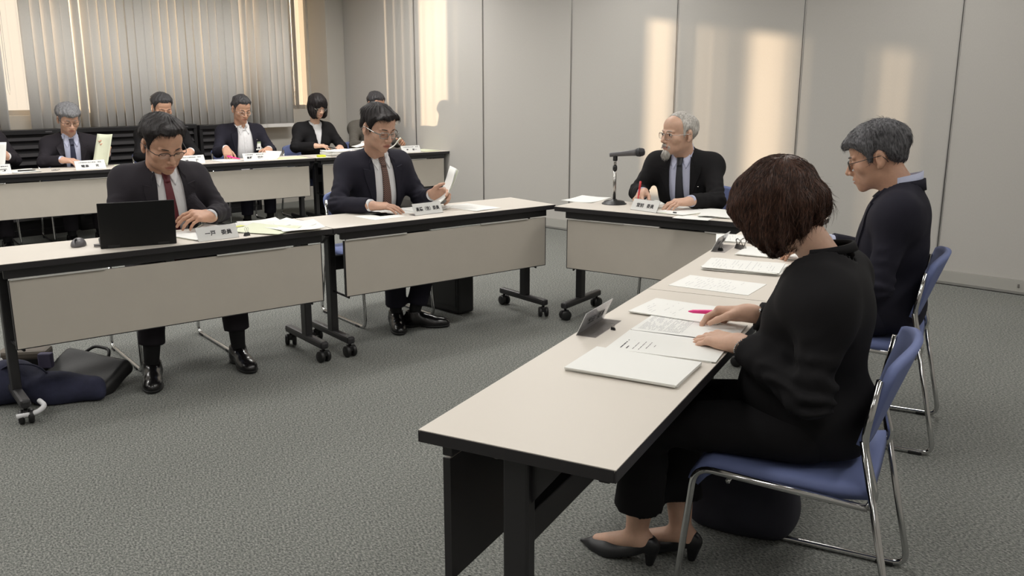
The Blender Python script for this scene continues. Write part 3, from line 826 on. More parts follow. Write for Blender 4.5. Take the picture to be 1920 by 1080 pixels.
# --- garments ------------------------------------------------------------
class Torso:
    def __init__(s, P):
        s.hip = V3(*P.get('hip', (0, 0.02, .52))); s.N = V3(*P['neck_base'])
        s.SR, s.SL = V3(*P['SR']), V3(*P['SL'])
        s.L = np.linalg.norm(s.N-s.hip); s.u = (s.N-s.hip)/s.L
        r = s.SL-s.SR; r = r-s.u*(r@s.u); s.r = nrm(r); s.f = np.cross(s.r, s.u)
        s.R = np.array([s.r, s.f, s.u])
    def at(s, x, fz, zz): return s.hip+s.r*x+s.f*fz+s.u*zz
def torso_sdf(f, T, P, grow=0.0):
    w = P.get('bulk', 1.0); L = T.L
    D = f.ell(T.at(0, .005, .02), (.180*w, .150*w, .145), T.R)
    D = smin(D, f.ell(T.at(0, .022, .24*L/.5), (.158*w, .128*w, .19), T.R), .06)
    D = smin(D, f.ell(T.at(0, .012, .60*L), (.172*w, .122*w, .20), T.R), .06)
    D = smin(D, f.cone(T.SR-T.u*.03, T.SL-T.u*.03, .070, .070), .06)
    D = smin(D, f.cone(T.at(0, 0, .80*L)-T.r*.13, T.at(0, 0, .80*L)+T.r*.13, .095, .095), .06)
    nb = T.N
    for S in (T.SR, T.SL): D = smin(D, f.cone(nb+T.u*.006, S, .050, .052), .04)
    if P.get('drape'): D = smin(D, f.ell(T.at(*P['drape'][0]), P['drape'][1], T.R), .06)
    if P.get('bust'):
        for s in (-1, 1): D = smin(D, f.ell(T.at(s*.075, .085, .62*L), (.06, .055, .065), T.R), .04)
    return D-grow
def arm_sdf(f, P, s, sleeve_end=1.0, ra=(.057, .052), rb=(.053, .043)):
    S, E, W = (V3(*P[k+s]) for k in 'SEW')
    We = E+(W-E)*sleeve_end
    D = smin(f.cone(S, E, *ra), f.cone(E, We, *rb), .022)
    # creases bunching at the elbow and along the sleeve
    dE = np.sqrt((f.X-E[0])**2+(f.Y-E[1])**2+(f.Z-E[2])**2)
    a1 = nrm(E-S); a2 = nrm(W-E)
    t1 = (f.X-E[0])*a1[0]+(f.Y-E[1])*a1[1]+(f.Z-E[2])*a1[2]
    t2 = (f.X-E[0])*a2[0]+(f.Y-E[1])*a2[1]+(f.Z-E[2])*a2[2]
    wv = .0035*np.sin(t1*120+4*wob(f.X, f.Y, f.Z, 30, 2))*np.exp(-(dE/.11)**2)+.002*np.sin(t2*85+4*wob(f.X, f.Y, f.Z, 35, 4))*np.exp(-(dE/.16)**2)
    D = D+wv*P.get('crease', 1.0)
    n = a2
    D = np.maximum(D, np.where((t2 > 0.02), f.plane(We, n), -9))
    return D
def bounds(pts, pad):
    a = np.array(pts); return a.min(0)-pad, a.max(0)+pad
def drape(poly, bvh, T, off, th, n=9, back=0.35, sub=5, bulge=None):
    """polygon in torso (x, height) coordinates laid on a garment as a thin sheet"""
    bm = bmesh.new()
    vs = [bm.verts.new((x, z, 0)) for x, z in poly]
    fc = bm.faces.new(vs)
    bmesh.ops.triangulate(bm, faces=[fc])
    for k in range(sub):
        es = [e for e in bm.edges if e.calc_length() > 0.014]
        if not es: break
        bmesh.ops.subdivide_edges(bm, edges=es, cuts=1, use_grid_fill=False)
        bmesh.ops.triangulate(bm, faces=bm.faces)
    bm.verts.index_update(); out = []; fdir = Vector(T.f)
    for v in bm.verts:
        o = Vector(T.at(v.co.x, back, v.co.y)); hit = bvh.ray_cast(o, -fdir)
        p = hit[0] if hit[0] is not None else None
        out.append([v.co.x, v.co.y, p])
    good = [w for w in out if w[2] is not None]
    if not good: bm.free(); return [], []
    V = []
    for x, z, p in out:
        if p is None:
            g = min(good, key=lambda w: (w[0]-x)**2+(w[1]-z)**2)
            p = Vector(T.at(x, (g[2]-Vector(T.hip)).dot(fdir), z))
        V.append(p)
    # soften the depth a little
    Fc = [[v.index for v in f.verts] for f in bm.faces]
    nb = [set() for _ in V]
    for f_ in Fc:
        for i in f_:
            nb[i].update(f_)
    bedge = [[v.index for v in e.verts] for e in bm.edges if len(e.link_faces) == 1]
    dep = [p.dot(fdir) for p in V]
    for it in range(3): dep2 = [max(dep[i], sum(dep[j] for j in nb[i])/len(nb[i])) if nb[i] else dep[i] for i in range(len(V))]; dep = dep2
    V = [p+fdir*(dep[i]-p.dot(fdir)) for i, p in enumerate(V)]
    bm.free()
    top = [p+fdir*(off+th+(bulge(out[i][0], out[i][1]) if bulge else 0)) for i, p in enumerate(V)]; low = [p+fdir*(off-0.006) for p in V]
    N = len(V); vs = top+low
    # orientation
    fs = []
    for f_ in Fc:
        a, b, c = (top[i] for i in f_)
        if (b-a).cross(c-a).dot(fdir) < 0: f_ = f_[::-1]
        fs.append(tuple(f_)); fs.append(tuple(N+i for i in f_[::-1]))
    for a, b in bedge: fs.append((a, b, N+b, N+a))
    return vs, fs
def band(mb, c, u, r, f, rad0, rad1, h, a0, a1, th=0.004, n=24, drop=0.0, mi=0, tilt=0.0):
    """collar band round the neck; angle 0 = back, +-pi = front"""
    def fn(a, v, extra):
        ca, sa = math.cos(a), math.sin(a)
        k = (abs(a)/PI)
        rr = rad0+(rad1-rad0)*v+extra
        return c+r*(sa*rr)-f*(ca*rr*1.08)+u*(h*v*(1-0.45*k)-drop*k*k)+f*0.0
    vs = []; fs = []
    for i in range(n+1):
        a = a0+(a1-a0)*i/n
        vs += [fn(a, 0, 0), fn(a, 1, 0), fn(a, 1, -th), fn(a, 0, -th)]
    for i in range(n):
        for k in range(4): fs.append((i*4+k, i*4+(k+1) % 4, i*4+4+(k+1) % 4, i*4+4+k))
    fs += [(0, 1, 2, 3), (n*4+3, n*4+2, n*4+1, n*4)]
    mb.add(vs, fs, mi, True)

def shoe(root, ankle, toe_dir, matl=None, heel=False, L=0.275):
    """leather shoe under the ankle point; returns Empty-free mesh part"""
    d = V3(toe_dir[0], toe_dir[1], 0); d = nrm(d)
    M = np.eye(4); M[:3, 0] = d; M[:3, 1] = np.cross((0, 0, 1), d); M[:3, 3] = (ankle[0], ankle[1], toe_dir[2] if len(toe_dir) > 2 else 0)
    pit = toe_dir[3] if len(toe_dir) > 3 else 0.0
    if pit: M[:3, :3] = M[:3, :3] @ np.array(Matrix.Rotation(pit, 3, 'Y'))
    f = F((-.10, -.07, -.02), (.225, .07, .15), 0.004)
    if not heel:
        D = f.ell((.12, 0, .025), (.085, .046, .040)); D = smin(D, f.ell((-.03, 0, .035), (.055, .036, .050)), .03)
        D = smin(D, f.cone((0.0, 0, .06), (.07, 0, .045), .040, .034), .035)
        D = smin(D, f.cone((-.01, 0, .05), (-.015, 0, .105), .040, .042), .02)
        D = np.maximum(D, -(f.Z-.012)); D = np.maximum(D, f.Z-.10-.2*f.X*0)
        D = smax(D, -f.ell((-.012, 0, .125), (.038, .034, .05)), .006)
        V, Q = nets(D, f.lo, f.h); s = np_mesh('shoe', V, Q, matl or M_shoe, root, M=M)
        f2 = F((-.11, -.07, -.01), (.225, .07, .03), 0.004)
        D = f2.ell((.115, 0, .02), (.094, .050, .04)); D = smin(D, f2.ell((-.035, 0, .02), (.055, .040, .04)), .03)
        D = np.maximum(np.maximum(D, f2.Z-.016), -(f2.Z-.0005)); D = smax(D, -np.maximum(np.abs(f2.X-.035)-.03, f2.Z-.006), .004)
        V, Q = nets(D, f2.lo, f2.h); np_mesh('sole', V, Q, M_rubber, s, M=M)
        lm = MB()
        for k in range(4):
            x = .045+.013*k; z = .083-.0075*k*1.1
            lm.tube([(x, -.016, z-.006), (x+.002, 0, z+.001), (x, .016, z-.006)], 0.0022, 5, M=Matrix(M.tolist()))
        lm.build('lace', M_rubber, s)
    return s

def trousers(P, matl, root, h):
    T = Torso(P)
    hips = [V3(*P.get('HR', (-.095, .0, .505))), V3(*P.get('HL', (.095, .0, .505)))]
    KR, KL, AR, AL = (V3(*P[k]) for k in ('KR', 'KL', 'AR', 'AL'))
    lo, hi = bounds([hips[0], hips[1], KR, KL, AR, AL], .16); lo[2] = max(lo[2], 0.0)
    f = F(lo, hi, h)
    w = P.get('bulk', 1.0)
    D = f.ell((0, .02, .53), (.175*w, .135*w, .115))
    for H, K, A, s in ((hips[0], KR, AR, -1), (hips[1], KL, AL, 1)):
        hem = P.get('hem_r', .058); he = P.get('hem', .05)
        A2 = A+(K-A)*he/np.linalg.norm(K-A)
        th = f.cone(H, K, .090*w, .068*w); sh = f.cone(K, A2, .066*w, hem)
        leg = smin(th, sh, .025)
        dK = np.sqrt((f.X-K[0])**2+(f.Y-K[1])**2+(f.Z-K[2])**2)
        t = (f.Z-K[2])
        leg = leg+.004*np.sin(t*90+f.Y*40+2*wob(f.X, f.Y, f.Z, 25, 3))*np.exp(-(dK/.15)**2)+.0025*wob(f.X, f.Y, f.Z, 28, 7)
        ax = nrm(A-K)
        tt = (f.X-K[0])*ax[0]+(f.Y-K[1])*ax[1]+(f.Z-K[2])*ax[2]
        leg = np.maximum(leg, np.where(tt > .1, f.plane(A2, ax), -9))
        D = smin(D, leg, .03)
    D = np.maximum(D, -(f.Z-P.get('seat_z', .437)) if False else D)
    V, Q = nets(D, f.lo, f.h)
    # rest on the cushion
    m = (V[:, 1] > -.22) & (V[:, 2] < P.get('seat_z', .436)) & (V[:, 1] > np.minimum(KR[1], KL[1])+.16)
    V[m, 2] = P.get('seat_z', .436)
    return np_mesh('trousers', V, Q, matl, root)

def person(name, label, T0, a, b, rot, P):
    """builds one seated figure; local -y is the way it faces"""
    root = empty('person', on(T0, a, b), T0[2]+rot)
    tag(root, label, 'person', P.get('group'))
    far = P.get('far', False)
    hj = 0.0105 if far else 0.007
    hh = 0.0042 if far else 0.0027
    sk = P.get('skin', M_skin)
    T = Torso(P)
    sc = P.get('head_scale', 1.08)
    yaw, pit, rol = P['head_rot']
    HM = Matrix.Translation(P['head']) @ Matrix.Rotation(yaw, 4, 'Z') @ Matrix.Rotation(pit, 4, 'X') @ Matrix.Rotation(rol, 4, 'Y') @ Matrix.Scale(sc, 4)
    HMn = np.array(HM); HI = np.array(HM.inverted())
    def inv(p): return (HI @ np.append(p, 1))[:3]
    # ---- body: head and neck, hidden core, hands: one mesh
    nb = inv(T.N-T.u*.03+T.f*.0)
    lo = np.minimum(V3(-.105, -.13, -.14), nb-.07); hi = np.maximum(V3(.105, .125, .13), nb+.07)
    f = F(lo, hi, hh)
    D = face_sdf(f, P, nb)
    V, Q = nets(D, f.lo, f.h)
    C = V[Q].mean(1)
    mi = (((C[:, 0]/.0235)**2+((C[:, 2]+.067)/.0098)**2 < 1) & (C[:, 1] < -.088)).astype(int)
    VV = [V @ HMn[:3, :3].T+HMn[:3, 3]]; QQ = [Q]; MI = [mi]; off = len(V)
    for s in P.get('hands', 'RL'):
        hp = P['hand'+s]
        HMx = hand_matrix(V3(*P['W'+s]), hp['d'], hp['n'])
        hv, hq = hand_mesh(s, h=0.0033 if far else 0.0021, scale=P.get('hand_scale', 1.04), fa=HMx[:3, :3].T @ (V3(*P['E'+s])-V3(*P['W'+s])), **hp.get('pose', {}))
        VV.append(hv @ HMx[:3, :3].T+HMx[:3, 3]); QQ.append(hq+off); MI.append(np.zeros(len(hq), int)); off += len(hv)
    # hidden core joins neck, arms and legs
    pts = [T.hip, T.N]+[V3(*P[k+s]) for k in 'SEW' for s in P.get('hands', 'RL')]+[V3(*P[k]) for k in ('KR', 'KL', 'AR', 'AL')]
    lo, hi = bounds(pts, .1); f = F(lo, hi, .015)
    D = torso_sdf(f, T, P, -.035)
    for s in P.get('hands', 'RL'):
        S, E, Wp = (V3(*P[k+s]) for k in 'SEW')
        D = smin(D, smin(f.cone(S, E, .038, .032), f.cone(E, Wp, .032, .020), .02), .02)
    for s, sg in (('R', -1), ('L', 1)):
        K, A = V3(*P['K'+s]), V3(*P['A'+s])
        D = smin(D, smin(f.cone((sg*.09, 0, .51), K, .055, .045), f.cone(K, A, .044, .030), .02), .02)
    V, Q = nets(D, f.lo, f.h); VV.append(V); QQ.append(Q+off); MI.append(np.zeros(len(Q), int)); off += len(V)
    if P.get('bare_feet'):
        for A, tv, kn in P['bare_feet']:
            A = V3(*A); tv = V3(*tv); sd = nrm(V3(*kn)-A)*.13; d = nrm(tv-A)
            lo, hi = bounds([A+sd, A, tv], .07); f = F(lo, hi, .004)
            D = f.cone(A+sd, A+V3(0, 0, .015), .044, .032); D = smin(D, f.cone(A+V3(0, 0, -.01), tv, .033, .020, ((0, 0, 1), 1.15)), .03)
            D = smin(D, f.ell(A-d*.035+V3(0, 0, -.03), (.028, .028, .032)), .02)
            V, Q = nets(D, f.lo, f.h); VV.append(V); QQ.append(Q+off); MI.append(np.zeros(len(Q), int)); off += len(V)
    body = np_mesh('body', np.concatenate(VV), np.concatenate(QQ), [sk, M_lip], root, np.concatenate(MI))
    # ---- hair
    if P.get('hair') == 'long': long_hair(P, HM, root, far)
    elif P.get('hair') != 'none':
        hv, hq = hair_mesh(P, hh)
        mb = MB(); mb.add(hv.tolist(), hq.tolist(), 0, True)
        strands_on(mb, hv, hq, P, P.get('strands', 350 if far else 1700), L=P.get('strand_len', .026), r=.0010 if far else .00065, rise=P.get('rise', .0018))
        o = mb.build('hair', P['hair_mat'], root, M=HM)
    # ---- brows, lashes, eyes
    mb = MB()
    for s in (-1, 1):
        bp = [(s*(.014+.034*t), -.0975+.017*t*t+.004*t, .0195+.0035*math.sin(t*2.6)-.003*t*t) for t in np.linspace(0, 1, 7)]
        mb.tube(bp, [.0012, .0020, .0023, .0023, .0020, .0015, .0007], 6, flat=None)
    mb.build('eyebrow', P.get('brow_mat', P['hair_mat']), root, M=HM)
    if not P.get('open_eyes'):
        mb = MB()
        for s in (-1, 1):
            lp = [(s*.0315+.0125*math.cos(t), -.0782-.0122*abs(math.sin(t))*1.0-.0006, -.0030-.0035*abs(math.sin(t))) for t in np.linspace(0.15, PI-.15, 9)]
            mb.tube(lp, [.0005]+[.0010]*7+[.0005], 5)
        mb.build('eyelash', H_blk, root, M=HM)
    else:
        for s in (-1, 1):
            mb = MB()
            cx, cy, cz = s*.0315, -.0815, -.0005
            def sph(u, v, r=.0112, c=(cx, cy, cz)):
                th = u*2*PI; ph = v*PI
                return (c[0]+r*1.12*math.sin(ph)*math.cos(th), c[1]+r*math.sin(ph)*math.sin(th), c[2]+r*.62*math.cos(ph))
            mb.grid(sph, 16, 10)
            mb.grid(lambda u, v: (cx+.0052*v*math.cos(-u*2*PI)+P.get('gaze', 0), cy-.0112-.0004+.0009*v*v, cz+.0052*v*math.sin(-u*2*PI)), 14, 3, mi=1)
            mb.build('eye', [M_eyew, M_iris], root, M=HM)
        mb = MB()
        for s in (-1, 1):
            lp = [(s*.0315+.0135*math.cos(t), -.0800-.0128*abs(math.sin(t)), -.0010+.0075*abs(math.sin(t))) for t in np.linspace(0.1, PI-.1, 9)]
            mb.tube(lp, [.0005]+[.0011]*7+[.0005], 5)
        mb.build('eyelash', H_blk, root, M=HM)
    if P.get('beard'):
        f = F((-.05, -.135, -.165), (.05, -.05, -.035), .0027)
        D = f.ell((0, -.086, -.104), (.024, .020, .024)); D = smin(D, f.cone((0, -.090, -.108), (0, -.096, -.124), .015, .006), .015)
        for s in (-1, 1): D = smin(D, f.cone((s*.003, -.101, -.0545), (s*.030, -.086, -.066), .0058, .0035), .006)
        D = D-.002*np.sin(f.X*420+f.Z*60)-.0015*wob(f.X, f.Y, f.Z, 140, 2)
        D = np.maximum(D, -f.ell((0, -.10, -.0685), (.021, .02, .0085)))
        bv, bq = nets(D, f.lo, f.h); mb = MB(); mb.add(bv.tolist(), bq.tolist(), 0, True)
        rs = np.random.RandomState(3)
        for k in rs.choice(len(bv), 500):
            p = bv[k]; q = p+V3(p[0]*.15, -.004, -.012)*rs.uniform(.6, 1.3)+rs.normal(0, .0015, 3)
            mb.tube([p, (p+q)/2+V3(0, -.001, 0), q], [.0007, .0006, .0002], 3, cap=False)
        mb.build('beard', H_wht, root, M=HM)
    if P.get('glasses'): glasses(P, HM, root)
    # ---- jacket
    ar, al = [[V3(*P[k+s]) for k in 'SEW'] for s in 'RL']
    lo, hi = bounds([T.hip-V3(0, 0, .09), T.at(-.2, 0, 0), T.at(.2, 0, 0), T.at(0, .16, .2), T.at(0, -.14, .2), T.N+T.u*.09]+ar+al, .085)
    f = F(lo, hi, hj)
    D = torso_sdf(f, T, P)
    D = D+P.get('fold', .0035)*wob(f.X, f.Y, f.Z, 22, P.get('seed', 1))
    for s in 'RL':
        D = smin(D, arm_sdf(f, P, s, P.get('sleeve', 1.0)), .045)
    qx = (f.X-T.hip[0])*T.r[0]+(f.Y-T.hip[1])*T.r[1]+(f.Z-T.hip[2])*T.r[2]
    qf = (f.X-T.hip[0])*T.f[0]+(f.Y-T.hip[1])*T.f[1]+(f.Z-T.hip[2])*T.f[2]
    qz = (f.X-T.hip[0])*T.u[0]+(f.Y-T.hip[1])*T.u[1]+(f.Z-T.hip[2])*T.u[2]
    D = np.maximum(D, -(f.Z-P.get('jacket_hem', .445)))
    nh = P.get('neckhole', .070)
    D = np.maximum(D, -f.cone(T.N-T.u*.02+T.f*.012, T.N+T.u*.2+T.f*.03, nh, nh+.01))
    Vs, Qs = nets(D, f.lo, f.h)
    solid = BVHTree.FromPolygons([Vector(v) for v in Vs], [tuple(int(i) for i in q) for q in Qs])
    prof = P.get('vee', [(.02, .0), (T.L+.04, .078)])
    w = np.interp(qz, [p[0] for p in prof], [p[1] for p in prof], left=-1, right=prof[-1][1])
    Vp = np.maximum(np.maximum(np.abs(qx-P.get('vee_x', 0))-w, prof[0][0]-qz), -(qf-.0))
    DJ = np.maximum(D, -Vp)
    V, Q = nets(DJ, f.lo, f.h)
    jk = np_mesh('jacket', V, Q, P['jacket'], root)
    # ---- shirt
    sg = P.get('shirt_gap', .010)
    D = torso_sdf(f, T, P, -sg)+.002*wob(f.X, f.Y, f.Z, 26, 9)
    D = np.maximum(D, -f.cone(T.N-T.u*.015, T.N+T.u*.2, .050, .050)); D = np.maximum(D, -(f.Z-.47))
    if P.get('neckline'):
        nl = P['neckline']; D = np.maximum(D, -f.ell(T.at(0, .13, T.L-nl[1]*0.2), (nl[0], .14, nl[1]), T.R))
    V, Q = nets(D, f.lo, f.h)
    mb = MB(); mb.add(V.tolist(), Q.tolist(), 0, True)
    sb = BVHTree.FromPolygons([Vector(v) for v in V], [tuple(int(i) for i in q) for q in Q])
    L = T.L
    if P.get('cuffs', True):
        for s in P.get('hands', 'RL'):
            E, Wp = V3(*P['E'+s]), V3(*P['W'+s]); ax = nrm(Wp-E); l = np.linalg.norm(Wp-E)
            p0 = E+ax*l*(P.get('sleeve', 1.0)-.12); p1 = E+ax*l*(P.get('sleeve', 1.0)+.07)
            mb.tube([p0, p1, p1, p1-ax*.012], [.036, .0345, .0315, .0315], 20)
    if P.get('collar', True):
        band(mb, T.N+T.u*.006+T.f*.006, T.u, T.r, T.f, .0680, .0615, .072, -2.8, 2.8, drop=P.get('cdrop', .030), n=36)
        for s in (-1, 1):
            vs, fs = drape([(s*.004, L+.012), (s*.050, L+.030), (s*.062, L-.020), (s*.040, L-.062)], sb, T, .004, .004)
            mb.add(vs, fs, 0, True)
        if P.get('placket', True):
            vs, fs = drape([(-.014, .05), (.014, .05), (.014, L-.02), (-.014, L-.02)], sb, T, .0, .0022); mb.add(vs, fs, 0, True)
    mb.build('shirt', P['shirt'], root)
    # ---- lapels and jacket collar
    if P.get('lapel', True):
        mb = MB()
        wz = lambda z: float(np.interp(z, [p[0] for p in prof], [p[1] for p in prof]))
        zb = P.get('roll', prof[0][0]+.03)
        vx = P.get('vee_x', 0)
        for s in (-1, 1):
            zs = np.linspace(zb, L+.005, 7)
            inner = [(vx+s*(wz(z)-.002), z) for z in zs]
            lw = P.get('lapel_w', .062)
            outer = [(vx+s*(wz(L)+.022), L-.022), (vx+s*(wz(L-.05)+.022), L-.058), (vx+s*(wz(L-.07)+lw), L-.050), (vx+s*(wz(L-.1)+lw-.004), L-.085), (vx+s*(wz((zb+L)/2)+.026), (zb+L)/2)]
            vs, fs = drape(inner+outer, solid, T, .002, .0045); mb.add(vs, fs, 0, False)
        band(mb, T.N+T.u*.004+T.f*.006, T.u, T.r, T.f, .080, .072, .046, -1.75, 1.75, th=.006, drop=.03)
        mb.build('lapel', P['jacket'], jk)
    elif P.get('stand'):
        mb = MB(); sr = P.get('neckhole', .070)
        band(mb, T.N+T.u*(.030-P['stand'])+T.f*.014, T.u, T.r, T.f, sr+.006, sr-.002, P['stand'], -1.7, 1.7, th=.006, drop=.02); mb.build('collar', P['jacket'], jk)
    # ---- tie
    if P.get('tie'):
        mb = MB()
        z0 = P.get('tie_end', .03); tx = P.get('tie_x', 0)
        poly = [(-.016, L-.035), (.016, L-.035), (.024+tx*.5, L*.62), (.036+tx, z0+.04), (tx, z0), (-.036+tx, z0+.04), (-.024+tx*.5, L*.62)]
        vs, fs = drape(poly, sb, T, .006, .004, bulge=lambda x, z: .004*max(0, 1-(x/.03)**2)); mb.add(vs, fs, 0, True)
        kn = [(-.021, L+.004), (.021, L+.004), (.014, L-.040), (-.014, L-.040)]
        vs, fs = drape(kn, sb, T, .010, .006, bulge=lambda x, z: .008*max(0, 1-(x/.022)**2)); mb.add(vs, fs, 0, True)
        tie = mb.build('tie', P['tie'], root)
        if P.get('tie_bar'):
            mb = MB(); z = P['tie_bar']; vs, fs = drape([(-.02, z), (.026, z), (.026, z+.007), (-.02, z+.007)], sb, T, .017, .002); mb.add(vs, fs); mb.build('tie_bar', M_silver, tie)
    if P.get('pin'):
        hit = solid.ray_cast(Vector(T.at(P['pin'][0], .4, P['pin'][1])), -Vector(T.f))
        if hit[0] is not None:
            mb = MB(); p = hit[0]+Vector(T.f)*.007; mb.cyl(p-Vector(T.f)*.004, p+Vector(T.f)*.002, .0065, .0055, n=14); mb.build('lapel_pin', M_silver, jk)
    # ---- legs
    if P.get('legs', True):
        trousers(P, P.get('trouser_mat', P['jacket']), root, .012 if far else .009)
        if not P.get('heels'):
            for s in 'RL':
                A = V3(*P['A'+s]); t = P['toe'+s]
                sh = shoe(root, A, t, P.get('shoe_mat'))
                mb = MB(); K = V3(*P['K'+s]); q = A+nrm(K-A)*.16
                mb.tube([(A[0], A[1], (t[2] if len(t) > 2 else 0)+.05), tuple(A+V3(0, 0, 0.02)), tuple(q)], [.036, .036, .045], 14); mb.build('sock', M_sock, root)
    return root, HM, T, solid

def glasses(P, HM, root):
    g = P['glasses']; fr = g.get('mat', M_silver); w = g.get('w', .024); hgt = g.get('h', .0155); rr = g.get('r', .0012)
    mb = MB(); ml = MB(); z0 = g.get('z', -.006); y0 = -.1035; cx = .0325
    W = P.get('wide', 1.0)
    for s in (-1, 1):
        pts = []
        for k in range(28):
            t = 2*PI*k/28; c, sn = math.cos(t), math.sin(t); e = .62
            x = w*abs(c)**e*(1 if c > 0 else -1); z = hgt*abs(sn)**e*(1 if sn > 0 else -1)
            pts.append((s*cx+x, y0+.012*((s*cx+x)/.055)**2*.7, z0+z))
        top = [i for i in range(28)]
        if g.get('half'): mb.tube(pts[:15], rr*1.3, 6)
        else: mb.tube(pts, rr, 6, closed=True)
        ml.add([Vector(p)+Vector((0, .0005, 0)) for p in pts], [tuple(range(28)) if s > 0 else tuple(range(27, -1, -1))])
        xo = s*(cx+w); yo = y0+.012*(xo/.055)**2*.7
        mb.tube([(xo, yo, z0+.006), (s*.066*W, -.088, z0+.007), (s*.0765*W, -.06, z0+.008), (s*.082*W, -.01, z0+.010), (s*.084*W, .018, z0+.010), (s*.083*W, .030, z0-.004), (s*.081*W, .036, z0-.018)], rr*1.25, 6)
    mb.tube([(-cx+w, y0+.0005, z0+.004), (-.004, y0-.002, z0+.0075), (.004, y0-.002, z0+.0075), (cx-w, y0+.0005, z0+.004)], rr, 6)
    o = mb.build('glasses', fr, root, M=HM)
    ml.build('lens', M_lens, o)
def long_hair(P, HM, root, far):
    B = P['bob']; sc = P.get('head_scale', 1.08)
    yaw = P['head_rot'][0]
    G = Matrix.Translation(P['head']) @ Matrix.Rotation(yaw, 4, 'Z') @ Matrix.Scale(sc, 4)
    R = np.array((HM.to_3x3().normalized().transposed() @ G.to_3x3().normalized()))    # yaw frame -> head frame
    h = .0042 if far else .003
    f = F((-.15, -.19, -.19), (.15, .19, .17), h)
    hx, hy, hz = (f.X*R[i][0]+f.Y*R[i][1]+f.Z*R[i][2] for i in range(3))
    f2 = F.__new__(F); f2.X, f2.Y, f2.Z, f2.D, f2.lo, f2.h = hx, hy, hz, f.D, f.lo, h
    D = head_base(f2, P)-B.get('th', .018)
    for c, r in B['blobs']: D = smin(D, f.ell(c, r), .03)
    ang = np.arctan2(f.Y, f.X)
    D = D+B.get('lock', .005)*np.sin(ang*B.get('n', 17)+3*wob(f.X, f.Y, f.Z, 25, 4)+f.Z*20)*np.clip(.6-(f.Z-.02)*7, .15, 1)+.003*wob(f.X, f.Y, f.Z, 55, 1)
    D = smax(D, -f2.ell(*B['face']), .008)
    for c, r in B.get('cuts', []): D = smax(D, -f.ell(c, r), .01)
    for pp, pn in B.get('planes', []): D = smax(D, f.plane(pp, pn)+.006*np.sin(ang*11)+.004*np.sin(ang*27), .012)
    D = np.maximum(D, -(f.Z-(B.get('zmin', -.12)+.01*np.sin(ang*9)+.006*np.sin(ang*23))))
    V, Q = nets(D, f.lo, f.h)
    mb = MB(); mb.add(V.tolist(), Q.tolist(), 0, True)
    bvh = BVHTree.FromPolygons([Vector(v) for v in V], [tuple(int(i) for i in q) for q in Q])
    C = V[Q].mean(1); rs = np.random.RandomState(4)
    up = np.nonzero((C[:, 2] > B.get('root_z', .0)))[0]
    part = V3(*B.get('part', (.02, .01, .11)))
    for k in rs.choice(up, B.get('strands', 500)):
        p = Vector(C[k]); d = Vector(nrm(V3(*C[k])-part+V3(0, 0, -.02)+rs.normal(0, .012, 3)))
        q0 = 6*float(p.x*9+p.y*13); pts = []; off = rs.uniform(-.001, .0035); flick = rs.uniform(0, 1); ph = rs.uniform(0, 6.28); am = rs.uniform(.0, B.get('wave', .004))
        n = int(rs.uniform(9, 18)*B.get('len', 1))
        for j in range(n):
            loc, nn, _, _ = bvh.find_nearest(p)
            if loc is None: break
            t = j/n
            side = nn.cross(d)
            q = loc+nn*(off-.001+B.get('flick', .0)*max(0, t-.72)**2*(flick if flick > .6 else 0)*12*(1 if p.y > 0.03 else .2))+side*(am*math.sin(t*9+ph*.25+q0))
            pts.append(q)
            g = Vector((0, 0, -1)); g = g-nn*g.dot(nn); d = d-nn*d.dot(nn)
            d = (d*.75+g*.42+Vector(rs.normal(0, B.get('jit', .025), 3)))
            if d.length < 1e-4: break
            d.normalize(); p = loc+d*.012
            if p.z < B.get('zmin', -.12)-.012: break
        if len(pts) >= 4:
            r = B.get('r', .0009); mb.tube(pts, [r*.8]+[r]*(len(pts)-3)+[r*.7, r*.2], 3, cap=False)
    for pts in B.get('wisps', []): mb.tube([Vector(p) for p in fillet(pts, .03, 5)], .0007, 4)
    mb.build('hair', P['hair_mat'], root, M=G)

def at(P, **k): d = dict(P); d.update(k); return d
HP = dict(d=(0.15, -1, -.05), n=(0, -.1, 1))
HAIR_MID = [(-.16, .20), (-.16, .074), (-.085, .071), (-.062, .058), (-.045, .040), (-.033, .016), (-.029, -.014), (-.014, -.014), (-.008, .014), (.012, .028), (.032, .011), (.038, -.021), (.042, -.064), (.13, -.080), (.20, .2)]
# --- man behind the laptop
PA = dict(neck_base=(-.005, -.085, 1.0), SR=(-.172, -.03, .955), SL=(.185, -.03, .950), ER=(-.262, -.15, .765), EL=(.245, -.20, .765),
          WR=(-.20, -.40, .765), WL=(.135, -.365, .772), head=(-.012, -.185, 1.128), hair_poly=[(a, b+(.006 if b > .04 and a < 0 else 0)) for a, b in HAIR_SHORT], head_rot=(.10, .46, -.03), head_scale=1.12,
          handR=dict(d=(.2, -1, -.1), n=(0, 0, 1)), handL=dict(d=(-.88, -.30, .10), n=(.05, -.55, .85), pose=dict(curl=(.55, .55, .3), thumb=(.2, .2))),
          KR=(-.20, -.44, .50), KL=(.19, -.44, .50), AR=(-.235, -.45, .09), AL=(.20, -.445, .09), toeR=(-.3, -.95), toeL=(-.05, -1), hem=.10, hem_r=.062,
          jacket=M_char, shirt=M_shirt, tie=M_tiered, tie_end=.03, tie_x=.02, vee=[(.0, .075), (.2, .08), (.40, .07), (.52, .062)], roll=.08, vee_x=.012, bulk=1.1,
          hair_mat=H_blk, hair_top=.021, hair_side=.010, part=.03, seed=1, skin=M_skin2, wide=1.05, jaw=1.12, neck=1.08,
          hair_blobs=[((-.02, -.055, .085), (.05, .035, .022))], strands=1200,
          glasses=dict(half=True, mat=M_blackp, r=.0013, w=.0235, h=.0145))
person('person', 'man in a charcoal suit and dark red tie reading behind the black laptop', TB, -.64, .70, 0, PA)
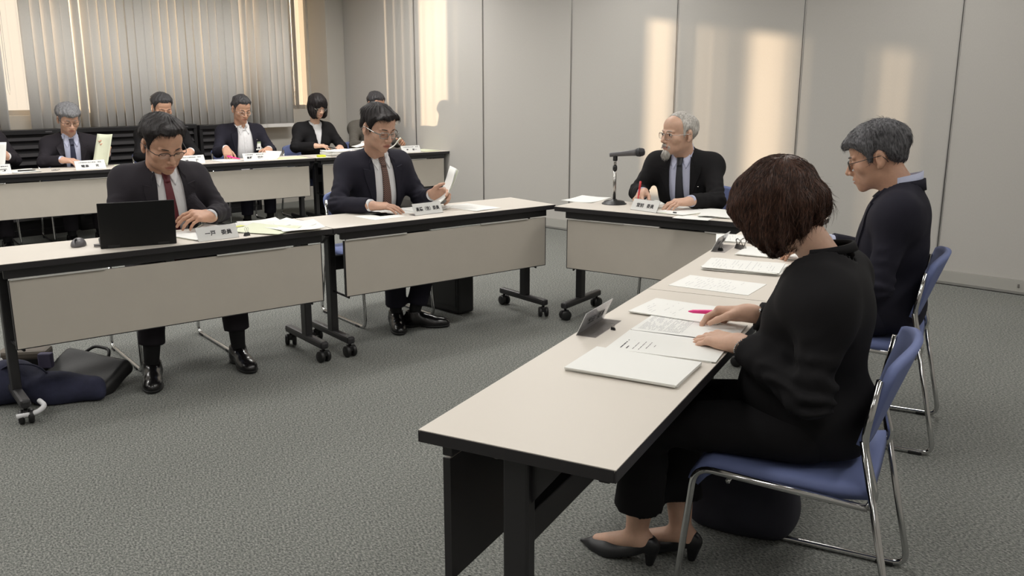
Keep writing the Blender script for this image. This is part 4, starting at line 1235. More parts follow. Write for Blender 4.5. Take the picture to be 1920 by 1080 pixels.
# --- man with patterned tie
PB = dict(neck_base=(-.025, -.095, 1.01), SR=(-.190, -.04, .958), SL=(.165, -.04, .955), ER=(-.335, -.18, .735), EL=(.225, -.19, .735),
          WR=(-.245, -.395, .752), WL=(.19, -.37, .775), head=(-.062, -.205, 1.172), head_rot=(.12, .33, .0), head_scale=1.10,
          handR=dict(d=(.84, -.52, -.10), n=(.05, -.22, 1), pose=dict(curl=(.12, .3, .2))), handL=dict(d=(.45, -.85, .12), n=(.75, .25, .5), pose=dict(curl=(.7, .6, .4), thumb=(.0, -.3))),
          KR=(-.11, -.42, .50), KL=(.13, -.43, .50), AR=(-.065, -.345, .09), AL=(.03, -.41, .09), toeR=(-.4, -.9), toeL=(.786, -.618), hem=.05, hem_r=.06,
          jacket=M_navy, shirt=M_shirt, tie=M_tiepat, tie_end=.05, tie_x=.005, vee=[(.0, .07), (.2, .078), (.40, .07), (.52, .062)], roll=.10, bulk=1.04,
          hair_mat=H_blk, hair_top=.018, hair_side=.011, part=-.02, seed=4, hair_poly=HAIR_MID, comb=-.6, strands=1200,
          hair_blobs=[((-.03, -.075, .072), (.042, .026, .024)), ((.045, -.062, .07), (.03, .026, .03))],
          glasses=dict(mat=M_silver, r=.0022, w=.0245, h=.0155))
person('person', 'man in a navy suit and patterned brown tie holding up a booklet', TB, .64, .72, 0, PB)
# --- bearded man
PC = dict(lapel_w=.066, hip=(-.03, .02, .52), neck_base=(-.052, -.06, .985), SR=(-.235, -.06, .935), SL=(.120, -.02, .940), ER=(-.285, -.22, .755), EL=(.235, -.22, .735),
          WR=(-.185, -.36, .770), WL=(.165, -.43, .752), head=(-.058, -.135, 1.120), head_rot=(-.50, .03, .03), head_scale=1.12,
          handR=dict(d=(.15, -.9, -.25), n=(-.5, -.2, .8), pose=dict(curl=(.9, .9, .5), index_curl=(.5, .6, .4), thumb=(.25, .2))),
          handL=dict(d=(-.68, -.72, -.10), n=(.05, -.2, 1), pose=dict(curl=(.3, .45, .3))),
          KR=(-.02, -.41, .50), KL=(.19, -.41, .50), AR=(.02, -.22, .09), AL=(.22, -.24, .09), toeR=(.1, -1), toeL=(.25, -1),
          jacket=M_blk, shirt=M_shirtb, tie=M_tieblk, tie_end=.1, tie_bar=.235, vee=[(.08, .03), (.25, .068), (.40, .070), (.52, .066)], roll=.12, pin=(.115, .30),
          hair='short', hair_mat=H_wht, hair_top=.006, hair_side=.008, hair_poly=HAIR_BALD, seed=2, skin=M_skinp, beard=True, open_eyes=True, gaze=.0015, strands=900, strand_len=.022,
          glasses=dict(mat=M_silver, r=.0011, w=.024, h=.017))
person('person', 'white bearded man in a black suit with a tie bar behind the microphone', TC, .58, .75, 0, PC)
# --- woman in front
PW = dict(neckhole=.084, hip=(0, .045, .515), neck_base=(0, .010, .983), SR=(-.165, .050, .885), SL=(.172, .048, .870), ER=(-.235, .0, .69), EL=(.232, .035, .655),
          WR=(-.165, -.21, .752), WL=(.088, -.182, .728), head=(0, -.115, 1.095), head_rot=(-.1, .62, 0), head_scale=1.0, hand_scale=.98, sleeve=.90,
          handR=dict(d=(-.12, -.92, -.18), n=(-.55, -.15, .8), pose=dict(curl=(.75, .8, .4), index_curl=(.6, .6, .35), thumb=(.1, .15))),
          handL=dict(d=(-.32, -.94, -.05), n=(.12, -.12, 1), pose=dict(curl=(.3, .3, .2), spread=.05)),
          KR=(-.09, -.40, .475), KL=(.12, -.415, .47), AR=(.0, -.35, .10), AL=(.085, -.46, .105), toeR=(0, -1), toeL=(-.1, -1), hem=.085, hem_r=.074, bulk=.94, bust=True,
          jacket=M_blk, shirt=M_blk, vee=[(.16, .012), (.38, .060), (.48, .090)], lapel=False, stand=.022, crease=2.2, fold=.0075, collar=False, cuffs=False, placket=False, jacket_hem=.452,
          hair='long', hair_mat=H_brn, heels=True, shirt_gap=.02, skin=M_skinp, pin=(.07, .32), neck=.85,
          bare_feet=[((.085, -.455, .085), (.066, -.585, .030), (.12, -.415, .47)), ((.0, -.345, .085), (-.016, -.475, .030), (-.09, -.40, .475))], drape=((0, .10, .10), (.15, .13, .15)),
          bob=dict(blobs=[((0, .006, .005), (.096, .102, .098)), ((0, .072, .028), (.084, .052, .046)), ((.035, .094, .030), (.045, .026, .022)), ((-.02, .092, .012), (.05, .026, .022)), ((.02, .082, -.015), (.05, .026, .020)), ((.0, -.066, .0), (.080, .052, .078)), ((0, -.02, -.066), (.080, .066, .050))],
                   face=((0, -.15, -.06), (.055, .085, .085)), th=.02, planes=[((0, .100, -.040), (0, .65, -.76)), ((0, -.105, -.045), (0, -.62, -.78))], zmin=-.135, strands=4200, root_z=-.03, wave=.012, flick=.05, len=1.15, lock=.007, n=13, part=(.03, .02, .13), r=.00075))
rootW, HMW, TWm, _ = person('person', 'woman in a black jacket with a brown bob, nearest the camera', TE, .95, -.66, PI, PW)
# --- grey haired man on the right
PD = dict(neckhole=.078, hip=(0, .05, .52), neck_base=(0, .065, 1.01), SR=(-.182, .06, .955), SL=(.182, .06, .945), ER=(-.24, -.03, .70), EL=(.235, .02, .655),
          WR=(-.12, -.21, .752), WL=(.115, -.215, .752), head=(0, -.045, 1.135), head_rot=(.02, .30, 0), head_scale=1.10,
          handR=HP, handL=dict(d=(-.2, -1, -.05), n=(0, -.1, 1)),
          KR=(-.11, -.40, .50), KL=(.12, -.40, .50), AR=(-.11, -.38, .09), AL=(.12, -.38, .09), toeR=(-.1, -1), toeL=(.1, -1), hem=.05,
          jacket=M_navy, shirt=M_shirtb, tie=M_tieblk, tie_end=.08, vee=[(.06, .03), (.25, .066), (.40, .070), (.52, .066)], roll=.1,
          hair_mat=H_gr2, hair_top=.021, hair_side=.011, part=.03, seed=6, hair_poly=HAIR_LOW, comb=-.7, strands=1500, skin=M_skin2,
          hair_blobs=[((-.01, -.085, .065), (.055, .026, .026))], glasses=dict(mat=M_blackp, r=.0012, w=.024, h=.015))
person('person', 'grey haired man in a navy suit and glasses, seated on the right in profile', TE, 2.37, -.70, PI, PD)
# --- back row
PZ = dict(far=True, neck_base=(0, -.065, 1.0), SR=(-.182, -.03, .955), SL=(.182, -.03, .955), ER=(-.262, -.17, .75), EL=(.262, -.17, .75),
          WR=(-.14, -.36, .765), WL=(.14, -.36, .765), head=(0, -.155, 1.185), head_rot=(.05, .38, 0), head_scale=1.08,
          handR=dict(d=(.4, -.9, -.1), n=(0, -.2, 1)), handL=dict(d=(-.4, -.9, -.1), n=(0, -.2, 1)),
          KR=(-.12, -.42, .50), KL=(.12, -.42, .50), AR=(-.12, -.40, .09), AL=(.12, -.40, .09), toeR=(-.1, -1), toeL=(.1, -1), hem=.05,
          jacket=M_navy, shirt=M_shirt, vee=[(.06, .03), (.25, .066), (.40, .070), (.52, .066)], roll=.1, hair_mat=H_gr3, hair_top=.016, hair_side=.008)
person('person', 'back row man in a grey jacket by the partition, sunlight on his forehead', TG, -.60, .78, 0,
       at(PZ, head=(.03, -.155, 1.20), neck_base=(.015, -.065, 1.01), jacket=M_greyj, trouser_mat=M_char, seed=3, skin=M_skin2, ER=(-.28, -.2, .76), WR=(-.245, -.345, .782), EL=(.29, -.15, .77), WL=(.24, -.32, .785),
          handR=dict(d=(.7, -.6, .0), n=(-.2, -.3, .9)), handL=dict(d=(-.3, -.9, .1), n=(.7, -.2, .6)), part=.0, comb=-.5, glasses=dict(mat=M_blackp)))
person('person', 'back row woman with a black bob in a black cardigan and white top', TG, -1.27, .78, 0,
       at(PZ, jacket=M_blk, hair='long', hair_mat=H_blk, head=(0, -.155, 1.195), SR=(-.160, -.03, .955), SL=(.165, -.03, .95), bulk=.9, head_scale=1.02, ER=(-.285, -.18, .77), WR=(-.14, -.35, .79), handR=dict(d=(.85, -.5, -.05), n=(0, -.25, 1)),
          vee=[(.27, .006), (.44, .042), (.5, .056)], lapel=False, stand=.03, collar=False, cuffs=False, placket=False, skin=M_skinp, neck=.85, hand_scale=.95, shirt_gap=.012, bust=True,
          bob=dict(blobs=[((0, .02, -.02), (.092, .092, .10)), ((.055, -.02, -.07), (.032, .05, .06)), ((-.055, -.02, -.07), (.032, .05, .06))], face=((0, -.125, -.055), (.052, .085, .088)), th=.014, zmin=-.125, strands=420, wave=.002, lock=.003, n=21, r=.0013),
          glasses=dict(mat=M_silver)))
RF3, HMF3, TF3, solF3 = person('person', 'back row man in a white open collar shirt and navy jacket with a name badge', TG, -2.08, .78, 0,
       at(PZ, head=(-.018, -.155, 1.178), seed=5, vee=[(.0, .085), (.25, .092), (.40, .078), (.52, .066)], ER=(-.30, -.19, .76), WR=(-.27, -.34, .80), handR=dict(d=(-.1, -.75, -.6), n=(-.2, -.7, .6), pose=dict(curl=(.8, .8, .5), index_curl=(.4, .5, .3))), WL=(.17, -.34, .775),
          handL=dict(d=(-.5, -.8, -.1), n=(.2, -.3, .9)), hair_top=.012, hair_side=.005, pin=(.125, .37), skin=M_skin2, glasses=dict(mat=M_silver), cdrop=.02))
person('person', 'back row man in a dark suit mostly hidden behind the red tie man', TG, -2.86, .78, 0,
       at(PZ, head=(-.012, -.155, 1.20), seed=8, jacket=M_blk, hair_mat=H_gr3, hair_top=.02, WL=(.165, -.35, .79), handL=dict(d=(-.6, -.7, -.2), n=(.1, -.6, .8), pose=dict(curl=(.6, .6, .4))), skin=M_skin2))
person('person', 'back row man with thick grey hair and a navy tie holding a sheet', TG, -3.70, .78, 0,
       at(PZ, head=(-.005, -.19, 1.115), neck_base=(0, -.11, .955), SR=(-.168, -.07, .895), SL=(.185, -.07, .893), ER=(-.25, -.22, .745), EL=(.265, -.16, .745), WR=(-.13, -.36, .765), WL=(.255, -.32, .80),
          handR=dict(d=(.75, -.6, -.1), n=(0, -.3, 1)), handL=dict(d=(.05, -.45, .8), n=(.85, .3, .1), pose=dict(curl=(.7, .6, .4))), jacket=M_char, shirt=M_shirtb, tie=M_tienavy, tie_end=.08, hair_mat=H_gry, hair_top=.024, hair_side=.014, hair_poly=HAIR_LOW, comb=-.7, seed=9,
          hair_blobs=[((.0, -.08, .065), (.055, .028, .026))], glasses=dict(mat=M_blackp)))
person('person', 'person at the left edge of whom only a hand holding paper shows', TG, -4.45, .78, 0,
       at(PZ, WL=(.205, -.315, .815), EL=(.285, -.14, .77), handL=dict(d=(-.45, -.45, .62), n=(.5, -.6, .6), pose=dict(curl=(.8, .7, .4))), jacket=M_char, seed=10, hair_mat=H_blk))
# court shoes of the woman
def pump(root, ank, d, roll=0):
    d = nrm(V3(d[0], d[1], 0)); M = np.eye(4); M[:3, 0] = d; M[:3, 1] = np.cross((0, 0, 1), d); M[:3, 3] = (ank[0], ank[1], 0)
    f = F((-.10, -.06, -.005), (.24, .06, .13), .0032)
    z0 = .045*np.clip(1-(f.X+.03)/.12, 0, 1)**1.5      # the sole line rises towards the heel
    g = F.__new__(F); g.X, g.Y, g.Z, g.lo, g.h = f.X, f.Y, f.Z-z0, f.lo, f.h
    D = g.ell((.105, 0, .010), (.062, .038, .030)); D = smin(D, g.cone((.10, 0, .012), (.195, 0, .010), .026, .006), .03)
    D = smin(D, g.ell((-.02, 0, .022), (.052, .030, .034)), .03); D = smin(D, g.cone((0, 0, .01), (.08, 0, .01), .028, .034), .03)
    D = np.maximum(D, -(g.Z-.002))
    D = smax(D, -g.ell((.015, 0, .064), (.066, .026, .044)), .005)
    D = np.maximum(D, g.Z-.056)
    heel = f.cone((-.045, 0, .05), (-.040, 0, .0), .022, .011)
    D = smin(D, np.maximum(heel, -(f.Z-.001)), .008)
    V, Q = nets(D, f.lo, f.h)
    return np_mesh('shoe', V, Q, M_shoem, root, M=M)
pump(rootW, (.085, -.45), (-.12, -1)); pump(rootW, (.0, -.345), (-.1, -1))
# ---------------------------------------------------------------- papers
def print_lines(mb, w, h, z, rows=22, x0=.12, x1=.88, y0=.1, y1=.9, lw=.0016, rs=None, fn=None, mi=0, dens=.8, title=False):
    rs = rs or np.random.RandomState(int(w*1e4+h*1e3+rows))
    for i in range(rows):
        yy = (y0+(y1-y0)*(rows-1-i)/(rows-1)-.5)*h if rows > 1 else (y0-.5)*h
        x = (x0-.5)*w
        while x < (x1-.5)*w:
            l = rs.uniform(.006, .03)
            e = min(x+l, (x1-.5)*w)
            if rs.rand() < dens:
                t = lw*(2.0 if title and i < 2 else 1)
                q = [(x, yy), (e, yy), (e, yy+t), (x, yy+t)]
                mb.add([(a, b, (fn(a, b) if fn else 0)+z) for a, b in q], [(0, 1, 2, 3)], mi)
            x = e+rs.uniform(.002, .005)
            if rs.rand() < .06: break
def sheet(T, a, b, ang, label, w=.21, h=.297, z=TH, thick=.0012, curl=.0, mats=None, text=None, group='papers on the tables', name='paper_sheet', leaves=1, wave=.0, fan=.012, ink=None, cat='paper'):
    root = empty(name, on(T, a, b, z), T[2]+ang); tag(root, label, cat, group)
    rs = np.random.RandomState(abs(hash((round(a*100), round(b*100)))) % 9999)
    mats = mats or [M_paper]
    lastfn = None
    zz = .0004
    for k in range(leaves):
        dx, dy, da = (rs.uniform(-.012, .0007), rs.uniform(-.012, .0007), rs.uniform(-.06, .06)) if k else (0, 0, 0)
        tk = thick/leaves if leaves > 1 else thick
        ph = rs.uniform(0, 6)
        fn = (lambda x, y, zz=zz, tk=tk, ph=ph: zz+tk+curl*max(0, (x/w+.5)-.55)**2*4+wave*(math.sin(x*22+ph)*.5+.5)*max(0, abs(y)/h*2-.3))
        mb = MB()
        mb.grid(lambda u, v: ((u-.5)*w, (v-.5)*h, fn((u-.5)*w, (v-.5)*h)), 12, 12, th=tk, smooth=False)
        o = mb.build('sheet' if leaves > 1 else 'page', mats[k % len(mats)], root); o.rotation_euler = (0, 0, da); o.location = (dx, dy, 0)
        zz += tk+.0006; lastfn = fn; last = o
    if text:
        mb = MB(); kw = dict(text); print_lines(mb, w, h, .0005, fn=lastfn, rs=rs, **kw); mb.build('print', ink or M_inkg, last)
    return root
# on the nearest table
sheet(TE, .615, -.265, 0.0, 'plain white booklet nearest the camera on the nearest table', thick=.010, leaves=3, name='booklet', cat='booklet')
sheet(TE, .845, -.285, .02, 'white printed page under the left hand of the woman', thick=.004, leaves=2, text=dict(rows=6, x0=.1, x1=.5, y0=.62, y1=.9, title=True), ink=M_ink)
sheet(TE, 1.055, -.285, -.02, 'pale printed page between the two hands of the woman', thick=.004, leaves=2, text=dict(rows=26, y0=.52, y1=.95))
sheet(TE, 1.235, -.22, -.10, 'thick white document under the pink pen', thick=.007, leaves=3, name='booklet', cat='booklet', text=dict(rows=10, y0=.5, y1=.9, dens=.4))
sheet(TE, 1.675, -.21, -.10, 'single faintly printed sheet near the joint of the two right tables', text=dict(rows=14, dens=.6, y0=.25))
sheet(TE, 2.03, -.225, .02, 'fanned pile of printed papers in front of the grey haired man on the right', thick=.010, leaves=6, wave=.002, fan=.035, text=dict(rows=20, dens=.7))
sheet(TE, 2.39, -.275, -.02, 'printed document with blue headings beside the silver clip', thick=.006, leaves=2, wave=.003, text=dict(rows=3, y0=.35, y1=.5, lw=.008), ink=M_inkb)
sheet(TE, 2.70, -.09, .25, 'printed paper farthest along the right tables', thick=.005, leaves=2, wave=.006, text=dict(rows=20, dens=.7))
# laptop table
sheet(TB, -.60, .225, .35, 'open greenish booklet under the left hand of the red tie man', w=.24, h=.26, thick=.006, leaves=2, curl=.03, mats=[M_paperg, M_paper], name='booklet', cat='booklet', text=dict(rows=12, dens=.5))
for i, (a, b, an, lb, mt) in enumerate(((-.36, .30, .3, 'sheet with yellow markings right of the red tie man', M_paper), (-.23, .34, -.15, 'white sheet farthest back on the laptop table by the joint', M_paper),
        (-.30, .15, .55, 'greenish sheet poking out near the front edge right of the first name plate', M_paperg), (-.17, .22, .1, 'topmost white sheet at the right of the laptop table', M_paper), (-.13, .12, -.25, 'curled white sheet nearest the joint on the laptop table', M_paper))):
    s = sheet(TB, a, b, an, lb, z=TH+.0022*i, curl=.006+.002*i, wave=.006, mats=[mt], text=dict(rows=16, dens=.5) if i != 2 else None)
    if i == 0:
        mb = MB(); mb.add([(-.08, .02, .0042), (.05, .03, .0042), (.05, .07, .0042), (-.08, .06, .0042)], [(0, 1, 2, 3)]); mb.build('highlighting', M_inky, s.children[0])
# middle table
sheet(TB, .545, .33, .05, 'flat sheet under the right hand of the brown tie man', w=.297, h=.21, text=dict(rows=14, dens=.5))
sheet(TB, .75, .32, .20, 'open white booklet behind the second name plate', w=.25, h=.21, thick=.005, leaves=2, curl=.012, name='booklet', cat='booklet')
sheet(TB, 1.02, .21, .15, 'lone white sheet right of the second name plate', text=dict(rows=8, dens=.3), wave=.004)
sheet(TB, .40, .22, .1, 'white sheet under the black pen', w=.21, h=.2)
# microphone table
sheet(TC, .0, .395, .05, 'white sheet left of the microphone base', wave=.006)
sheet(TC, .74, .22, -.25, 'paper under the left hand of the bearded man', thick=.003, leaves=2, wave=.004, mats=[M_paperg, M_paper])
sheet(TC, .955, .22, .3, 'white paper right of the bearded man with a lifted edge', thick=.004, leaves=2, wave=.012)
sheet(TC, .88, .03, .1, 'white sheet over the front edge of the microphone table', w=.2, h=.14)
# back row
sheet(TG, -4.17, .22, .1, 'white papers right of the leftmost name plate', thick=.004, leaves=3, wave=.006)
sheet(TG, -3.33, .22, -.1, 'sheet right of the grey haired back row man', wave=.003, mats=[M_paperg])
sheet(TG, -2.80, .26, .2, 'white papers behind the third name plate, under a hand', thick=.02, leaves=3, wave=.02, mats=[M_paper, M_paperg, M_paper])
sheet(TG, -2.42, .24, .1, 'printed sheet with green marking under the pink marker', thick=.004, leaves=2)
sheet(TG, -2.03, .20, .5, 'folded white sheet standing up behind the fourth name plate', w=.2, h=.2, curl=.085, thick=.002)
sheet(TG, -1.80, .18, .05, 'cream sheet on the table joint of the back row', w=.297, h=.2, mats=[M_papery])
sheet(TG, -1.22, .22, .05, 'thick pile of documents in front of the back row woman', w=.34, h=.25, thick=.045, leaves=6, wave=.01, name='document_pile', cat='papers')
sheet(TG, -.20, .22, .1, 'cream paper at the right end of the back row', thick=.006, leaves=2, mats=[M_papery, M_paperg])
# held papers
def held(label, T, path, d, half, mats, leaves=3, group='papers held in hands', bulge=.0):
    """a few leaves bent along a path; d = direction of the width"""
    root = empty('held_paper', path[0]); tag(root, label, 'paper', group)
    d = Vector(d).normalized(); P = [Vector(p)-Vector(path[0]) for p in path]
    pts = fillet(P, .08, 6)
    def samp(t):
        n = len(pts)-1; x = min(t*n, n-1e-6); i = int(x); return pts[i].lerp(pts[i+1], x-i)
    for k in range(leaves):
        mb = MB(); nn = (pts[-1]-pts[0]).cross(d).normalized()
        mb.grid(lambda u, v: samp(v)+d*(u-.5)*2*half+nn*(k*.006*(v**2)+bulge*math.sin(PI*u)), 6, 18, th=.0008)
        mb.build('leaf', mats[k % len(mats)], root)
    return root
def dirT(T, a, b): t = T[2]; return Vector((a*math.cos(t)-b*math.sin(t), a*math.sin(t)+b*math.cos(t), 0))
held('booklet held upright by the man with the brown tie', TB, [on(TB, .745, .28, .708), on(TB, .80, .28, .735), on(TB, .87, .285, .775), on(TB, .925, .29, .845), on(TB, .965, .295, .925)], dirT(TB, .40, .92), .10, [M_paper, M_paperg, M_paper], 4)
held('sheet held up by the grey haired back row man', TG, [on(TG, -3.545, .30, .715), on(TG, -3.51, .32, .84), on(TG, -3.47, .34, .985)], dirT(TG, .55, -.83), .085, [M_paperg], 1, bulge=.02)
held('sheet held up by the person at the left edge', TG, [on(TG, -4.37, .26, .72), on(TG, -4.345, .28, .83), on(TG, -4.325, .30, .945)], dirT(TG, .9, -.4), .07, [M_paper], 1)
held('pages lifted by the back row woman', TG, [on(TG, -1.06, .24, .775), on(TG, -.97, .26, .785), on(TG, -.86, .28, .81)], dirT(TG, .2, .98), .10, [M_paperg, M_paper], 2)
held('booklet held up by the back row man in grey', TG, [on(TG, -.62, .28, .735), on(TG, -.54, .29, .765), on(TG, -.45, .30, .84)], dirT(TG, .5, .85), .09, [M_paper, M_papery], 3)
held('small curled page under the right hand of the bearded man', TC, [on(TC, .44, .28, .705), on(TC, .50, .27, .745), on(TC, .57, .25, .722)], dirT(TC, .1, .99), .07, [M_paper], 1)

# ---------------------------------------------------------------- name plates
def text_mesh(mb, s, size, width, M, mi=0, bold=.0):
    cu = bpy.data.curves.new('lettering', 'FONT'); cu.body = s; cu.size = size; cu.align_x = 'CENTER'; cu.align_y = 'CENTER'; cu.offset = bold; cu.resolution_u = 3
    o = bpy.data.objects.new('lettering', cu); COL.objects.link(o)
    bpy.context.view_layer.update()
    dg = bpy.context.evaluated_depsgraph_get(); me = o.evaluated_get(dg).to_mesh()
    vs = [v.co.copy() for v in me.vertices]; fs = [tuple(p.vertices) for p in me.polygons]
    if vs:
        x0 = min(v.x for v in vs); x1 = max(v.x for v in vs); y0 = min(v.y for v in vs); y1 = max(v.y for v in vs)
        k = width/(x1-x0)
        vs = [Vector(((v.x-(x0+x1)/2)*k, (v.y-(y0+y1)/2)*size/(y1-y0) if size else v.y*k, 0)) for v in vs]
        mb.add(vs, fs, mi, False, M)
    o.evaluated_get(dg).to_mesh_clear(); bpy.data.objects.remove(o); bpy.data.curves.remove(cu)
M_card = mat('card_white', rgb(236, 236, 234), .7, spec=.2); translucent(M_card, .18, rgb(240, 240, 236))
def plate(T, a, b, ang, label, lines, w=.2, h=.070, lean=.46, back=False, group='name plates'):
    """card in a clear acrylic stand; local -y is the readable side"""
    root = empty('name_plate', on(T, a, b, TH), T[2]+ang); tag(root, label, 'name plate', group)
    R = Matrix.Rotation(-lean, 4, 'X')      # leans backwards (towards +y)
    mb = MB(); mb.box((-w/2, -.0008, .002), (w/2, .0012, h), M=R); card = mb.build('card', M_card, root)
    mb = MB(); mb.box((-w/2-.002, .0014, 0), (w/2+.002, .0034, h+.003), M=R); mb.box((-w/2-.002, .0, 0), (w/2+.002, .062, .002)); mb.build('acrylic_stand', M_acryl, root)
    mb = MB()
    for (s, sz, wd, cx, cz, bold) in lines:
        M = R @ Matrix.Translation((cx, -.0014, cz)) @ Matrix.Rotation(PI/2, 4, 'X'); text_mesh(mb, s, sz, wd, M, 0, bold)
        if back:
            M = R @ Matrix.Translation((-cx, .0042, cz)) @ Matrix.Rotation(PI, 4, 'Z') @ Matrix.Rotation(PI/2, 4, 'X'); text_mesh(mb, s, sz, wd, M, 0, bold)
    mb.build('lettering', M_ink, card)
    return root
plate(TB, -.577, .03, .09, 'white name plate leaning beside the black laptop', [('一戸', .025, .052, -.035, .036, .0007), ('委員', .025, .054, .045, .036, .0007)])
plate(TB, .666, .125, .09, 'white name plate with brackets in its lettering, before the brown tie man', [('高橋（信）委員', .026, .165, 0, .036, .0007)])
plate(TC, .537, .105, -.30, 'white name plate beside the microphone stand', [('堂前', .026, .056, -.036, .035, .0007), ('委員', .026, .054, .042, .035, .0007)])
plate(TE, .93, -.012, PI, 'name plate in front of the woman on the nearest table', [('松田', .026, .056, -.036, .038, .0007), ('委員', .026, .054, .042, .038, .0007)], w=.21, h=.075, lean=.42, back=True)
plate(TE, 2.42, -.012, PI, 'name plate in a clear stand before the grey haired man on the right', [('中村', .026, .056, -.036, .036, .0007), ('委員', .026, .054, .042, .036, .0007)], back=True)
plate(TG, -3.67, .06, .1, 'back row name plate in front of the grey haired man with a navy tie', [('八戸圏域水道企業団　課長', .009, .19, .0, .066, .0001), ('電島', .024, .065, -.045, .034, .0007), ('充', .024, .028, .055, .034, .0007)], w=.25, h=.085)
plate(TG, -2.80, .07, .1, 'back row name plate half hidden behind the red tie man', [('企業局水道管理課　課長', .009, .19, .0, .066, .0001), ('林', .024, .03, -.045, .034, .0007), ('隆', .024, .028, .055, .034, .0007)], w=.25, h=.085)
plate(TG, -2.20, .06, .05, 'back row name plate in front of the badge wearing man', [('水道事業課', .009, .08, -.055, .064, .0001), ('総括主幹', .009, .08, .055, .064, .0001), ('星野', .022, .058, -.055, .034, .0007), ('恒史', .022, .058, .055, .034, .0007)], w=.24, h=.08)
plate(TG, -1.07, .05, .05, 'back row name plate behind the shoulder of the brown tie man', [('水道整備課　主査', .009, .19, .0, .064, .0001), ('田中', .022, .058, -.055, .034, .0007), ('美香', .022, .058, .055, .034, .0007)], w=.24, h=.08)
plate(TG, -.46, .06, .05, 'back row name plate at the right end, before the man in grey', [('水道整備企画室　室長', .009, .20, .0, .064, .0001), ('泰', .022, .028, -.045, .034, .0007), ('宏一', .022, .058, .045, .034, .0007)], w=.24, h=.08)
plate(TG, -4.385, .06, .1, 'leftmost name plate, cut off by the edge of the picture', [('水道部', .009, .19, .0, .066, .0001), ('高行', .024, .16, .0, .034, .0007)], w=.22, h=.085)

# ---------------------------------------------------------------- laptop and mouse
lp = empty('laptop', on(TB, -.925, .085, TH), TB[2]-.20); tag(lp, 'black laptop seen from the back of its open lid', 'laptop')
mb = MB(); mb.box((-.16, .0, .002), (.16, .225, .016), bev=.003); base = mb.build('base', M_laptop, lp)
mb = MB()
for r in range(5):
    for c in range(13): mb.box((-.14+c*.0215, .045+r*.02, .016), (-.122+c*.0215, .061+r*.02, .0175))
mb.build('keyboard', M_blackp, base)
mb = MB(); mb.box((-.05, .155, .016), (.05, .215, .0165)); mb.build('touchpad', M_greyp, base)
RL = Matrix.Translation((0, .004, .0007)) @ Matrix.Rotation(.20, 4, 'X')
mb = MB(); mb.box((-.16, -.004, 0), (.16, .003, .212), bev=.0025, M=RL); mb.build('lid', M_laptop, lp)
mb = MB(); mb.box((-.15, .0032, .0007), (.15, .0040, .204), M=RL); mb.build('screen', M_blackp, lp)
for q in (-.105, .105):
    mb = MB(); mb.box((q-.025, -.003, .004), (q+.025, .008, .016)); mb.build('hinge', M_blackp, lp)
mb = MB(); mb.box((-.185, .055, .004), (-.158, .072, .011)); mb.box((-.185, .085, .004), (-.158, .095, .010)); mb.build('plug', M_greyp, lp)
ms = empty('computer_mouse', on(TB, -1.14, .265, TH), TB[2]-.5); tag(ms, 'dark grey computer mouse left of the laptop', 'mouse')
f = F((-.045, -.06, -.005), (.045, .06, .05), .003); D = f.ell((0, 0, .004), (.031, .052, .034)); D = np.maximum(D, -(f.Z-.001)); V, Q = nets(D, f.lo, f.h); np_mesh('shell', V, Q, M_greyp, ms)
mb = MB(); mb.cyl((-.004, -.028, .029), (.004, -.028, .029), .008, n=14); mb.build('wheel', M_blackp, ms)
mb = MB(); mb.box((-.0006, -.05, .02), (.0006, -.005, .0372)); mb.build('button_seam', M_blackp, ms)

# ---------------------------------------------------------------- microphone on its stand
st = empty('microphone_stand', on(TC, .245, .305, TH), TC[2]); tag(st, 'desk microphone stand with a round dark base', 'microphone stand')
mb = MB(); mb.lathe([(.0, 0), (.074, 0), (.077, .004), (.075, .0007), (.060, .018), (.022, .024), (.014, .030), (.0, .030)], 32); mb.build('base', M_blackp, st)
mb = MB(); mb.cyl((0, 0, .028), (0, 0, .215), .0095, n=16); mb.build('lower_tube', M_silver, st)
mb = MB(); mb.lathe([(.0, .205), (.013, .205), (.014, .222), (.012, .235), (.0, .235)], 16); mb.build('collar', M_blackp, st)
mb = MB(); mb.cyl((0, 0, .233), (0, 0, .272), .008, n=14); mb.build('upper_tube', M_silver, st)
mb = MB(); mb.box((-.011, -.012, .262), (.011, .012, .296), bev=.004); mb.build('clip', M_blackp, st)
mic = empty('microphone', on(TC, .245, .305, TH+.302), TC[2]); tag(mic, 'grey handheld microphone clipped to the desk stand', 'microphone')
RM = Matrix.Rotation(.42, 4, 'Z') @ Matrix.Rotation(PI/2-.10, 4, 'Y')
mb = MB(); mb.lathe([(.0, -.035), (.013, -.035), (.0135, -.03), (.0145, .03), (.0185, .105), (.0195, .125), (.0, .125)], 20, M=RM); mb.build('body', M_greyp, mic)
mb = MB(); mb.lathe([(.0, .122), (.021, .124), (.0255, .135), (.026, .148), (.024, .165), (.018, .176), (.0, .180)], 22, M=RM); mb.build('grille', mat('mic_grille', rgb(62, 62, 66), .45, metal=.6, bump=(900, .8, .002)), mic)
mb = MB(); mb.lathe([(.0245, .143), (.0272, .144), (.0272, .150), (.0245, .151)], 22, M=RM); mb.build('grille_ring', M_blackp, mic)

